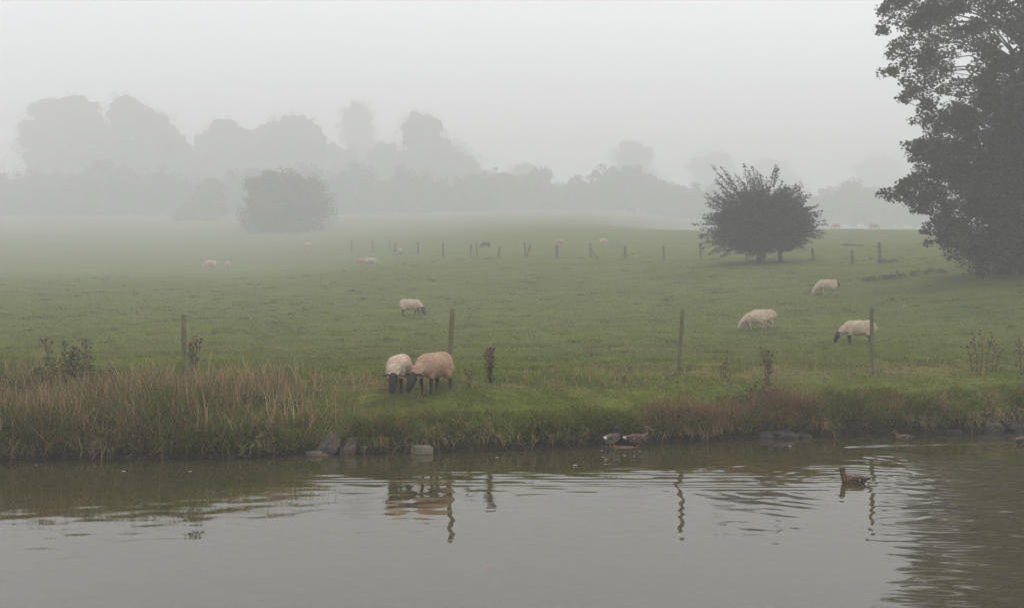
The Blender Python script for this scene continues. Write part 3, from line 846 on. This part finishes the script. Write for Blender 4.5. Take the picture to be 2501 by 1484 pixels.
# --- the big tree at the right edge
TD = 48.0
tb0 = ground_at(2500, 672); TD = tb0.y
S = F / TD
orow = np.array([-190, -150, -80, -20, 0, 50, 120, 180, 205, 240, 268, 320, 348, 376, 400, 440, 474, 492, 526, 542, 562, 582, 600, 615, 628])
oX = np.array([2470, 2380, 2260, 2185, 2165, 2155, 2168, 2155, 2195, 2200, 2245, 2245, 2232, 2200, 2250, 2195, 2165, 2215, 2255, 2292, 2242, 2262, 2290, 2340, 2395])
oz = (CAM_H - (orow - CY) / S) - tb0.z; orad = (2500 - oX) / S
o_ = np.argsort(oz); oz, orad = oz[o_], orad[o_]
tr_ = np.random.default_rng(77)
clumps = []
zmax = oz[-1]
for i in range(1500):
    z = tr_.uniform(oz[0], zmax); ph = tr_.uniform(-math.pi, math.pi)
    leftness = max(0, -math.cos(ph))
    sh = (1 - leftness) * 1.6 * math.sin(3 * ph + z * .6)
    rr = float(np.interp(z + sh, oz, orad))
    rad = tr_.uniform(.34, .62)
    if z > 9 and tr_.random() < .45: continue
    q = tr_.random() ** .55
    rr = max(0.1, rr - rad * .95) * q
    clumps.append((Vector((math.cos(ph) * rr, math.sin(ph) * rr, z)), rad))
for X, row, rad, n in [(2170, 15, .5, 4), (2172, 60, .45, 4), (2180, 120, .45, 3), (2172, 178, .4, 3), (2215, 222, .4, 3), (2255, 290, .45, 3), (2222, 375, .38, 3), (2260, 365, .5, 3), (2185, 468, .36, 3), (2215, 450, .45, 4), (2245, 440, .5, 4), (2270, 480, .45, 4), (2262, 515, .35, 3), (2265, 566, .38, 4), (2300, 572, .45, 5), (2290, 590, .35, 3), (2330, 602, .4, 4), (2190, 8, .5, 4), (2230, 60, .6, 5), (2330, 550, .5, 4), (2300, 420, .6, 5)]:
    for k in range(n):
        p = at(X + tr_.normal(0, 9), row + tr_.normal(0, 7), TD) - tb0
        p.y += tr_.normal(0, .6)
        clumps.append((p, rad * tr_.uniform(.6, 1.0)))
trunk_pts = [(0, 0, -.3), (.05, 0, 1.5), (-.05, .1, 4), (.1, 0, 7), (0, .1, 10), (.15, 0, 13), (.1, 0, 15.5)]
shoots = []
for k in range(9):
    y_ = tr_.normal(0, .8)
    shoots.append((Vector((-2.4 + tr_.normal(0, .2), y_, 1.15 + tr_.normal(0, .2))), Vector((-4.4 + tr_.normal(0, .4), y_ + .1, 1.45 + tr_.normal(0, .25)))))
build_tree('broadleaf_tree', tb0, 'largest dark leafy tree filling the right edge', 'tree', None, clumps, 135000, .165,
           [[.026, .034, .013], [.036, .044, .016], [.055, .055, .02], [.085, .07, .026]], [4, 4, 2, .7], [(trunk_pts, .38, .06)], limbs_to=420, flat=.25, seed=5, limb_r=.05, shoots=[])
lbt = ground_at(2455, 672)
lows = [(Vector((tr_.uniform(-1.5, 3.0), tr_.normal(.5, .7), tr_.uniform(.1, 2.1) ** 1.0)), tr_.uniform(.35, .6)) for _ in range(150)]
build_tree('bush', lbt + Vector((.4, .4, 0)), 'low dark dense bush under the big tree at the right edge', 'bush', None, lows, 16000, .11,
           [[.03, .036, .018], [.045, .05, .022]], [3, 2], [([(0, 0, -.2), (0, 0, .6), (.1, 0, 1.2)], .12, .05)], limbs_to=40, seed=8)

# --- twin stemmed hawthorn in the field
hb = ground_at(1858, 641)
S = F / hb.y
hr_ = np.random.default_rng(9)
clumps = []; shoots = []
cz = (641 - 550) / S
C0 = Vector((0, 0, cz))
def hedge_r(d):
    return Vector((d[0] * (150 if d[0] > 0 else 134) / S, d[1] * 112 / S, d[2] * (100 if d[2] > 0 else 90) / S))
for i in range(430):
    d = hr_.normal(0, 1, 3); d /= np.linalg.norm(d); q = hr_.random() ** .45
    e = hedge_r(d) * (q * .79)
    if d[0] < -.3 and hr_.random() < .3: continue
    clumps.append((C0 + e + Vector((.12, 0, 0)), hr_.uniform(.26, .46)))
for i in range(520):
    d = hr_.normal(0, 1, 3); d /= np.linalg.norm(d)
    if d[2] < -.75: continue
    e = hedge_r(d)
    k = hr_.uniform(.82, 1.02) * (1.0 if d[0] > 0 else hr_.uniform(.92, 1.16)) * (1 + .22 * mnoise.noise(Vector(d) * 2.2 + Vector((4, 1, 7))))
    up_ = Vector((0, 0, .3 * max(0, d[2] + .35)))
    shoots.append((C0 + e * .55, C0 + e * k + up_ * hr_.uniform(.2, 1)))
tw_ = [(1752, 398), (1768, 402), (1785, 418), (1806, 402), (1838, 391), (1846, 410), (1868, 420), (1884, 402), (1893, 398), (1915, 432), (1930, 440), (1950, 446), (1960, 452), (1741, 440), (1735, 462), (1725, 478), (1715, 522), (1703, 545), (1697, 556), (1712, 575), (1730, 590), (1735, 604), (1975, 470), (1990, 500), (2006, 525), (2014, 545), (1760, 430), (1820, 425)]
for X, row in tw_:
    tip = at(X, row, hb.y) - hb
    dy = hr_.normal(0, .5)
    for k in range(2):
        t2 = tip + Vector((hr_.normal(0, .2), dy, -k * .4 - abs(hr_.normal(0, .18))))
        shoots.append((C0.lerp(t2, .66) + Vector((hr_.normal(0, .15), 0, 0)), t2))
x2 = (1908 - 1858) / S
build_tree('hawthorn', hb, 'dark rounded hawthorn with two trunks and spiky shoots', 'tree', None, clumps, 52000, .13,
           [[.028, .032, .015], [.04, .044, .019], [.058, .058, .027]], [4, 3, 1], [([(0, 0, -.2), (-.02, 0, .5), (-.2, 0, 1.3), (-.7, 0, 2.4)], .32, .1), ([(.05, 0, .3), (.3, .1, 1.2), (.4, 0, 2.6)], .26, .08), ([(x2, .1, -.2), (x2 - .08, .1, .7), (x2 - .2, 0, 1.4), (x2 + .5, 0, 2.6)], .17, .08)],
           limbs_to=260, seed=4, limb_r=.035, shoots=shoots)

# --- misty trees
def mist_tree(name, label, X, row_base, d, lobes, n, size=.42, seed=1, cat='tree', group='misty trees behind the field', cols=None):
    """lobes: (X, row, half width px, half height px)"""
    r = np.random.default_rng(seed)
    if name == 'mist_tree': d *= 2.55; size *= 1.35; n = int(n * 3.0)
    bx = (X - CX) / F * d
    base = Vector((bx, d, float(height(bx, d))))
    s = F / d
    cl = []; hearts = []
    for lx, lr, hw, hh in lobes:
        c = at(lx, lr, d) - base
        hearts.append((tuple(c), (hw / s, hw / s * .8, hh / s)))
        m = max(16, int(hw * hh / 60))
        for i in range(m):
            q = r.normal(0, 1, 3); q /= np.linalg.norm(q); q *= r.uniform(.62, 1.0) * (1 + .22 * mnoise.noise(Vector(q) * 2.3 + c * .1))
            cl.append((c + Vector((q[0] * hw / s, q[1] * hw / s * .8, q[2] * hh / s)), r.uniform(.12, .26) * min(hw, hh) / s + .4))
    top = max(c.z for c, _ in cl)
    return build_tree(name, base, label, cat, group, cl, n, size, cols or [[.09, .09, .05], [.12, .115, .06]], [1, 1],
                      [([(0, 0, -.5), (0, .1, top * .3), (.2, 0, top * .75)], .02 * top + .1, .1)], limbs_to=-1, seed=seed, hearts=hearts)
mist_tree('hawthorn', 'round misty bush standing alone at the far left of the field', 700, 575, 252, [(700, 505, 112, 88), (700, 540, 108, 40), (665, 480, 72, 62), (735, 485, 70, 66)], 30000, .5, 1, 'bush')
mist_tree('hawthorn', 'faint small bush just left of the round misty bush', 510, 550, 345, [(510, 500, 45, 60), (470, 525, 50, 36)], 12000, .55, 2, 'bush')
mist_tree('mist_tree', 'tallest misty tree at the left, broad crown', 170, 560, 196, [(150, 320, 110, 80), (190, 270, 70, 45), (120, 270, 60, 38), (160, 440, 140, 110), (90, 330, 55, 50), (225, 345, 80, 80)], 9000, .5, 3)
mist_tree('mist_tree', 'misty tree merging with the tallest one, right of it', 330, 560, 192, [(315, 285, 75, 60), (380, 330, 75, 70), (320, 420, 130, 110), (430, 370, 50, 60), (460, 440, 70, 80)], 8000, .5, 4)
mist_tree('mist_tree', 'misty tree cut by the left edge', 10, 560, 188, [(0, 490, 60, 75), (-60, 440, 70, 80)], 4000, .45, 5)
mist_tree('mist_tree', 'misty tree left of and above the round bush', 545, 555, 208, [(545, 330, 60, 50), (560, 430, 100, 100), (500, 350, 35, 40), (610, 370, 50, 60)], 5500, .5, 6)
mist_tree('mist_tree', 'misty tree directly behind the round bush', 715, 555, 206, [(720, 325, 75, 55), (700, 420, 100, 110), (660, 330, 45, 40), (770, 350, 40, 50), (820, 420, 70, 90)], 7000, .5, 7)
mist_tree('mist_tree', 'faintest tall misty tree in the left half', 875, 555, 262, [(872, 300, 48, 60), (880, 400, 60, 120)], 4500, .6, 8)
mist_tree('mist_tree', 'misty tree with a peaked crown in mid picture', 1040, 555, 203, [(1025, 320, 65, 55), (1050, 390, 95, 80), (1110, 430, 90, 75), (1000, 450, 110, 90), (1180, 470, 70, 60), (940, 400, 60, 70)], 8000, .5, 9)
mist_tree('mist_tree', 'low misty tree right of the peaked one', 1285, 555, 232, [(1285, 430, 50, 42), (1290, 490, 80, 60)], 3500, .5, 10)
mist_tree('mist_tree', 'misty tree standing alone left of the dark hawthorn', 1545, 555, 250, [(1545, 385, 62, 50), (1550, 460, 85, 80)], 5000, .55, 11)
mist_tree('mist_tree', 'faint misty tree behind the top of the dark hawthorn', 1750, 555, 285, [(1740, 410, 75, 48), (1750, 480, 90, 70)], 4500, .6, 12)
mist_tree('mist_tree', 'faint misty tree behind the right side of the dark hawthorn', 1890, 555, 290, [(1880, 425, 80, 46), (1900, 480, 95, 70)], 4500, .6, 13)
mist_tree('mist_tree', 'faint misty tree between the hawthorn and the big tree', 2160, 555, 300, [(2150, 420, 75, 48), (2160, 490, 100, 66)], 4500, .6, 14)
for i, (X, hw, hh, d, lab) in enumerate([(190, 300, 66, 395, 'low misty hedge at the left under the tall trees'), (820, 340, 66, 400, 'low misty hedge behind the round bush'), (1400, 270, 56, 430, 'low misty hedge in mid picture'), (1960, 330, 58, 420, 'low misty hedge behind the hawthorn')]):
    lob = []
    for k in range(-6, 7):
        top = hh * (.55 + .75 * float(vnoise(k * .9 + 10 * i, 3.3)))
        lob.append((X + k * hw / 6, (545, 545, 530, 566)[i] - top, hw / 5.5, top))
    mist_tree('hedge', lab, X, 555, d, lob, 26000, 1.0, 40 + i, 'hedge', 'misty hedges behind the field', [[.07, .07, .04], [.09, .085, .05]])

# nettle patches in the field near the big tree
for i, (X, row, w, h, lab) in enumerate([(2150, 682, .9, .22, 'dark low weed patch left of the fence under the big tree'), (2232, 672, 1.5, .26, 'widest dark weed patch on the grass before the big tree'), (2172, 640, .5, .2, 'small dark weed tuft at the foot of the tallest far post'), (2080, 600, .7, .12, 'small dark tuft on the slope behind the far fence')]):
    herb(ground_at(X, row), w, .9, h, int(800 * w), [[.075, .085, .03], [.10, .11, .04]], [1, 1], lab, 'weed_patch', 'weeds', .09, 'dark weed patches in the field', 24)

# ------------------------------------------------------------------ animals: closed shells fused by voxel remesh into one skin
def shell_ball(bm, c, r, rot=None, sub=3):
    res = bmesh.ops.create_icosphere(bm, subdivisions=sub, radius=1.0)
    M = Matrix.Translation(Vector(c)) @ (rot.to_4x4() if rot else Matrix.Identity(4)) @ Matrix.Diagonal((*r, 1))
    bmesh.ops.transform(bm, matrix=M, verts=res['verts'])
def shell_limb(bm, pts, rs, sides=12):
    """chain of tapered capsules"""
    for p, q, r0, r1 in zip(pts[:-1], pts[1:], rs[:-1], rs[1:]):
        p, q = Vector(p), Vector(q); d = q - p
        Mx = Matrix.Translation((p + q) / 2) @ d.to_track_quat('Z', 'Y').to_matrix().to_4x4()
        bmesh.ops.create_cone(bm, cap_ends=True, segments=sides, radius1=r0, radius2=r1, depth=d.length, matrix=Mx)
    for p, r in zip(pts, rs):
        shell_ball(bm, p, (r, r, r), sub=2)
def fuse(bm, voxel, smooth_it=4, fac=.5):
    me = bpy.data.meshes.new('tmp'); bm.to_mesh(me); bm.free()
    o = bpy.data.objects.new('tmp', me); COL.objects.link(o)
    m = o.modifiers.new('r', 'REMESH'); m.mode = 'VOXEL'; m.voxel_size = voxel; m.use_smooth_shade = True
    s = o.modifiers.new('s', 'SMOOTH'); s.factor = fac; s.iterations = smooth_it
    dg = bpy.context.evaluated_depsgraph_get()
    out = bpy.data.meshes.new_from_object(o.evaluated_get(dg))
    bpy.data.objects.remove(o); bpy.data.meshes.remove(me)
    return out

def wool_mat(name, c1, c2, c3):
    return mat_simple(name, c1, c2, 11, .95, 1.0, 60, 5, c3, .05)
M_WOOL_PALE = wool_mat('pale wool', (.42, .32, .225), (.62, .52, .41), (.52, .41, .305))
M_WOOL_BROWN = wool_mat('brown tinged wool', (.29, .185, .115), (.45, .325, .22), (.37, .255, .165))
M_WOOL_TAN = wool_mat('tan wool', (.34, .207, .133), (.48, .335, .235), (.41, .275, .182))
M_WOOL_FIELD = wool_mat('field sheep wool', (.40, .31, .21), (.56, .455, .335), (.48, .38, .275))
M_WOOL_DARK = wool_mat('dark wool', (.035, .03, .028), (.08, .07, .06), (.055, .048, .042))
M_BLACKFACE = mat_simple('black face hair', (.012, .011, .012), (.032, .028, .03), 20, .7, .2, 60)
M_WHITEFACE = mat_simple('pale face hair', (.30, .255, .22), (.46, .40, .35), 14, .8)
M_RUMP = mat_simple('dark rump stain', (.03, .033, .045), (.08, .08, .09), 14, .9)
M_EYE = mat_simple('eye', (.004, .004, .004), (.01, .008, .006), 10, .15)

def seg(q, a, b, r0, r1):
    a = Vector(a); b = Vector(b); d = b - a
    t = max(0.0, min(1.0, (q - a).dot(d) / d.length_squared))
    return (q - a - d * t).length - (r0 + (r1 - r0) * t)
def sheep_mesh(face_yaw=0.0, stride=0.0, voxel=.02, bulk=1.0, lumps=.012, nose_z=.04):
    bm = bmesh.new()
    # barrel, rump, shoulder
    shell_ball(bm, (0.0, 0, .50), (.43, .215 * bulk, .225))
    shell_ball(bm, (-.26, 0, .52), (.25, .205 * bulk, .215))
    shell_ball(bm, (.24, 0, .50), (.23, .195 * bulk, .215))
    shell_ball(bm, (-.03, 0, .45), (.33, .205 * bulk, .20))
    shell_ball(bm, (-.50, 0, .50), (.05, .04, .10))
    c, s = math.cos(face_yaw), math.sin(face_yaw)
    def nk(x, z, side=0):   # neck / head frame turned about the shoulder
        dx = x - .34
        return (.34 + dx * c - side * s, dx * s + side * c, z)
    neck = [(.30, 0, .53), nk(.46, .44), nk(.575, .31)]; ears = []
    shell_limb(bm, neck, [.165, .125, .092])
    head = [nk(.59, .325), nk(.66, .215), nk(.715, max(nose_z + .05, .08))]
    shell_limb(bm, head, [.088, .076, .05])
    for sd in (-1, 1):
        e0 = nk(.575, .375, sd * .06); e1 = nk(.57, .335, sd * .215)
        d = (Vector(e1) - Vector(e0)); ears.append((Vector(e0) + Vector(e1)) / 2)
        rot = d.to_track_quat('X', 'Z').to_matrix()
        shell_ball(bm, (Vector(e0) + Vector(e1)) / 2, (.095, .042, .018), rot, 2)
    legs = []
    for sd in (-1, 1):
        k = stride * sd
        fl = [(.27, sd * .115, .40), (.285 + k * .07, sd * .115, .235), (.27 + k * .16, sd * .115, .045), (.285 + k * .16, sd * .115, .015)]
        shell_limb(bm, fl, [.085, .036, .023, .028], 10)
        hl = [(-.30, sd * .12, .42), (-.24 - k * .04, sd * .13, .33), (-.37 - k * .12, sd * .12, .225), (-.345 - k * .16, sd * .12, .05), (-.325 - k * .16, sd * .12, .015)]
        shell_limb(bm, hl, [.13, .10, .038, .024, .028], 10)
        legs += [fl, hl]
    me = fuse(bm, voxel, 3)
    n = len(me.polygons); mi = np.zeros(n, np.int32)
    for p in me.polygons:
        q = p.center
        dh = min(seg(q, head[0], head[1], .088, .076), seg(q, head[1], head[2], .076, .05))
        dn = min(seg(q, neck[0], neck[1], .165, .125), seg(q, neck[1], neck[2], .125, .092))
        de = min((q - e).length for e in ears) - .085
        if dh < dn + .002 or (de < 0 and dn > .012):
            mi[p.index] = 1
        elif q.z < .30:
            dl = min(seg(q, l_[i], l_[i + 1], .04, .035) for l_ in legs for i in range(1, len(l_) - 1))
            if dl < .022 + .01 * mnoise.noise(q * 20) and q.z < .285: mi[p.index] = 2
        if q.x < -.40 and q.z > .3 and abs(q.y) < .17:
            mi[p.index] = 3
    me.polygons.foreach_set('material_index', mi)
    # wool lumps
    for v in me.vertices:
        if v.co.z > .27 and not (v.co.x > .62):
            q = v.co
            v.co = q + v.normal * (lumps * (mnoise.noise(q * 22) + .6 * mnoise.noise(q * 45)) + .014 * mnoise.noise(q * 6))
    me.polygons.foreach_set('use_smooth', np.ones(n, bool))
    me.update()
    return me
SHAPES = {
    'near_a': sheep_mesh(.12, .35, .0115, 1.0, .010),
    'near_b': sheep_mesh(-.3, .25, .0115, 1.12, .010),
    'stand': sheep_mesh(0, .1, .02),
    'walk': sheep_mesh(.25, -.55, .02),
    'turn': sheep_mesh(-.4, .4, .022, 1.05),
}
MATSETS = {
    'near_pale': (M_WOOL_PALE, M_BLACKFACE, M_BLACKFACE, M_WOOL_PALE),
    'near_brown': (M_WOOL_TAN, M_BLACKFACE, M_BLACKFACE, M_WOOL_TAN),
    'black': (M_WOOL_FIELD, M_BLACKFACE, M_BLACKFACE, M_WOOL_FIELD),
    'white': (M_WOOL_FIELD, M_WHITEFACE, M_WHITEFACE, M_WOOL_FIELD),
    'stain': (M_WOOL_FIELD, M_WHITEFACE, M_WHITEFACE, M_RUMP),
    'dark': (M_WOOL_DARK, M_BLACKFACE, M_BLACKFACE, M_WOOL_DARK),
    'brown': (M_WOOL_BROWN, M_WHITEFACE, M_WHITEFACE, M_WOOL_BROWN),
}
_cache = {}
def sheep(X, row, px_h, heading, shape, ms, label, group, eyes=False, sink=.01):
    key = (shape, ms)
    if key not in _cache:
        me = SHAPES[shape].copy(); me.name = 'sheep'
        for m in MATSETS[ms]: me.materials.append(m)
        _cache[key] = me
    g = ground_at(X, row)
    k = px_h * g.y / F / .735
    o = bpy.data.objects.new('sheep', _cache[key]); link(o)
    o.location = g - Vector((0, 0, sink)); o.rotation_euler = (0, 0, R(heading)); o.scale = (k, k, k)
    tag(o, label, 'sheep', group)
    return o
GN, GF = 'sheep grazing on the canal bank', 'sheep scattered over the field'
sheep(974, 955, 91, -97, 'near_a', 'near_pale', 'paler and smaller black faced sheep of the grazing near pair on the bank', GN)
sheep(1060, 957, 98, -116, 'near_b', 'near_brown', 'browner and larger black faced sheep of the grazing near pair on the bank', GN)
sheep(1003, 771, 42, -14, 'turn', 'black', 'black faced sheep grazing toward the right alone in mid field', GF)
sheep(1846, 805, 44, 176, 'walk', 'white', 'pale faced sheep grazing in front of its twin right of the leaning greenish post', GF)
sheep(1862, 801, 47, 168, 'stand', 'white', 'pale faced sheep half hidden behind its twin right of the leaning greenish post', GF)
sheep(2022, 720, 39, 176, 'walk', 'stain', 'pale sheep with a dark rump below the weed patch', GF)
sheep(2098, 840, 60, 178, 'stand', 'black', 'black faced sheep grazing behind the rightmost near post', GF)
sheep(515, 656, 21, 190, 'stand', 'white', 'faint sheep at the far left, nearest the left edge', GF)
sheep(556, 658, 20, 100, 'stand', 'white', 'faint sheep seen from behind at the far left of the field', GF)
sheep(884, 648, 19, 176, 'stand', 'brown', 'dull brownish sheep facing left beside a white one', GF)
sheep(906, 650, 21, 5, 'walk', 'white', 'whitish sheep facing right beside a brownish one', GF)
sheep(977, 622, 16, 95, 'stand', 'white', 'small pale sheep right of a far fence post seen from behind', GF)
sheep(1186, 606, 16, 184, 'walk', 'dark', 'dark sheep behind the far fence line', GF)
sheep(1368, 598, 14, 200, 'stand', 'brown', 'small sheep half hidden behind the thickest far post', GF)
sheep(1473, 597, 15, -10, 'walk', 'white', 'pale sheep behind the far fence near the propped post', GF)
sheep(753, 605, 13, 10, 'stand', 'white', 'barely visible sheep in the mist under the round bush', GF)
sheep(1494, 556, 11, 180, 'stand', 'white', 'faintest pale sheep high on the slope left of the hawthorn', GF)
sheep(2043, 559, 15, 178, 'walk', 'white', 'skyline sheep facing left just right of the hawthorn', GF)
sheep(2134, 560, 15, -6, 'walk', 'white', 'skyline sheep facing right above the tallest far post', GF)

# ------------------------------------------------------------------ ducks
M_DK_BROWN = mat_simple('mottled duck feathers', (.035, .024, .015), (.29, .195, .115), 36, .8, .3, 80, 3, (.075, .045, .03), .2)
M_DK_WING = mat_simple('duck wing feathers', (.035, .024, .02), (.11, .07, .055), 30, .7, .3, 60, 3, (.06, .04, .034), .2)
M_DK_GREY = mat_simple('drake flank', (.10, .095, .07), (.2, .185, .14), 40, .8)
M_DK_GREEN = mat_simple('drake head', (.006, .014, .010), (.016, .03, .02), 20, .45)
M_DK_BILL = mat_simple('bill', (.10, .065, .035), (.17, .11, .045), 30, .5)
M_DK_ORANGE = mat_simple('orange leg', (.42, .09, .025), (.6, .15, .04), 30, .6)
M_DK_WHITE = mat_simple('white tail feathers', (.55, .55, .5), (.75, .75, .7), 30, .8)
def duck_mesh(stand=False, drake=False, neck=1.0, head_fwd=0.0):
    bm = bmesh.new()
    zb = .14 if stand else .035
    tilt = Matrix.Rotation(R(-12 if stand else -4), 3, 'Y')
    zb += .012 if not stand else 0
    shell_ball(bm, (-.01, 0, zb), (.175, .092, .088), tilt)
    shell_ball(bm, (.10, 0, zb + .012), (.085, .078, .082))
    shell_ball(bm, (-.08, 0, zb + .035), (.13, .072, .06), tilt)
    shell_limb(bm, [(-.14, 0, zb + .015), (-.255, 0, zb + .04)], [.05, .016])
    nz = zb + .055
    hx, hz = .15 + head_fwd, nz + .145 * neck
    shell_limb(bm, [(.135, 0, nz), (.16 + head_fwd * .4, 0, nz + .07 * neck), (hx, 0, hz)], [.062, .040, .038])
    shell_ball(bm, (hx + .012, 0, hz + .008), (.054, .040, .044))
    shell_limb(bm, [(hx + .045, 0, hz), (hx + .095, 0, hz - .014), (hx + .118, 0, hz - .018)], [.024, .018, .016])
    if stand:
        for sd in (-1, 1):
            shell_limb(bm, [(.0, sd * .045, zb - .05), (-.005, sd * .045, .06), (.0, sd * .045, .012)], [.026, .0115, .0105], 8)
            for a in (-.5, 0, .5):
                shell_limb(bm, [(.0, sd * .045, .01), (.06 * math.cos(a), sd * .045 + .06 * math.sin(a), .006)], [.011, .007], 6)
            shell_ball(bm, (.028, sd * .045, .006), (.03, .024, .007), None, 2)
    me = fuse(bm, .0055, 3)
    mi = []
    for p in me.polygons:
        q = p.center; m = 0
        if q.x > hx + .05: m = 2
        elif drake and q.z > nz + .03 and q.x > .08: m = 3
        elif stand and q.z < zb - .085: m = 4
        elif q.x < -.205: m = 5 if stand else 0
        elif drake and q.z < zb + .01 and q.x < .1: m = 1
        mi.append(m)
    me.polygons.foreach_set('material_index', mi)
    for m in (M_DK_BROWN, M_DK_GREY, M_DK_BILL, M_DK_GREEN, M_DK_ORANGE, M_DK_WHITE): me.materials.append(m)
    me.name = 'duck'
    return me, zb
def wing_mesh(zb, sd):
    bm = bmesh.new()
    shell_ball(bm, (-.05, sd * .068, zb + .025), (.135, .028, .048), Matrix.Rotation(R(6), 3, 'Y'))
    shell_limb(bm, [(-.12, sd * .062, zb + .03), (-.215, sd * .03, zb + .045)], [.03, .008], 8)
    me = fuse(bm, .006, 2); me.name = 'wing'; me.materials.append(M_DK_WING); return me
def duck(loc, heading, k, label, stand=False, drake=False, neck=1.0, head_fwd=0.0):
    me, zb = duck_mesh(stand, drake, neck, head_fwd)
    o = bpy.data.objects.new('duck', me); link(o)
    o.location = loc; o.rotation_euler = (0, 0, R(heading)); o.scale = (k, k, k)
    tag(o, label, 'duck', 'mallards on the canal')
    for sd in (-1, 1):
        w = bpy.data.objects.new('wing', wing_mesh(zb, sd)); link(w, o)
    # pale edge of the wing patch
    for sd in (-1, 1):
        bm = bmesh.new(); shell_ball(bm, (-.085, sd * .094, zb + .02), (.005, .004, .022), None, 2)
        m2 = bpy.data.meshes.new('wing_bar'); bm.to_mesh(m2); bm.free(); m2.materials.append(M_DK_WHITE)
        link(bpy.data.objects.new('wing_bar', m2), o)
    return o
duck(DUCK1 + Vector((0, 0, -.005)), 172, .84, 'brown duck swimming left in the open ripples', False, False, .78, .01)
s1 = DS + Vector((-.12, -.04, .05))
duck(s1, 52, .95, 'stout drake with orange feet standing on the flat stone, tail to the left', True, True, .75, -.01)
duck(wl(1558, -.2, -.03), 8, 1.0, 'mottled brown duck standing upright beside the drake, facing right', True, False, .8)
duck(on_water(2205, 1074), 176, .74, 'brown duck resting on the dark water near the far bank', False, False, .6)
duck(on_water(2504, 1082), 20, .9, 'duck cut by the right edge of the view', False, False, .8)

# ------------------------------------------------------------------ feathers, fallen leaf
def feather(loc, size, rz, label, mat=M_FEATHER, name='feather', cat='feather', group='feathers shed by the ducks'):
    bm = bmesh.new(); top = []; bot = []
    for i in range(7):
        f = i / 6; w = .22 * math.sin(math.pi * min(1, f * .93 + .07)) ** .7
        zc = .10 * math.sin(math.pi * f) + .03
        top.append(bm.verts.new(((f - .5), w * .5, zc + .04))); bot.append(bm.verts.new(((f - .5), -w * .5, zc)))
    for i in range(6): bm.faces.new([bot[i], bot[i + 1], top[i + 1], top[i]])
    ex = bmesh.ops.extrude_face_region(bm, geom=bm.faces[:])
    for v in ex['geom']:
        if isinstance(v, bmesh.types.BMVert): v.co.z += .03
    me = bpy.data.meshes.new(name); bm.to_mesh(me); bm.free(); me.materials.append(mat)
    o = bpy.data.objects.new(name, me); o.location = loc; o.scale = (size * .72,) * 3; o.rotation_euler = (0, 0, rz); link(o)
    tag(o, label, cat, group); return o
up = Vector((0, 0, .004))
for X, row, s, lab in [(1215, 1117, .07, 'upright white feather floating left of the ducks in open dark water'), (1132, 1093, .11, 'largest white feather floating near the pale block'), (1240, 1095, .05, 'tiny white feather right of the largest feather'), (1473, 1117, .06, 'white feather floating just below the drake tail'), (1470, 1100, .05, 'white feather floating left of the drake feet'), (1563, 1103, .05, 'white feather below the upright brown duck'), (302, 1152, .09, 'thin white feather on the dark water at the left'), (465, 1152, .07, 'small white feather on the dark water left of the leaning stone'), (88, 1136, .06, 'pale feather by the waterline at the far left'), (1405, 1137, .09, 'long white feather floating between the sheep reflection and the ducks'), (1930, 1090, .09, 'pale feather floating below the dark slabs')]:
    feather(on_water(X, row) + up, s, random.uniform(-.6, .6), lab)
for X, row, s, lab in [(951, 1016, .05, 'white feather on the grass below the near pair'), (926, 1036, .05, 'white feather on the bank edge above the leaning stones'), (1362, 1020, .04, 'white feather on the bank edge right of the near pair'), (1640, 985, .06, 'white feather on the bank grass near the thin stalks'), (2210, 750, .22, 'white scrap lying on the field right of the rightmost near post')]:
    feather(ground_at(X, row) + Vector((0, 0, .05)), s, random.uniform(-.6, .6), lab)
feather(on_water(1195, 1385) + up, .07, .3, 'orange fallen leaf floating in the pale foreground water', mat_simple('fallen leaf', (.3, .13, .04), (.42, .2, .06), 30, .8), 'fallen_leaf', 'leaf', 'fallen leaves')
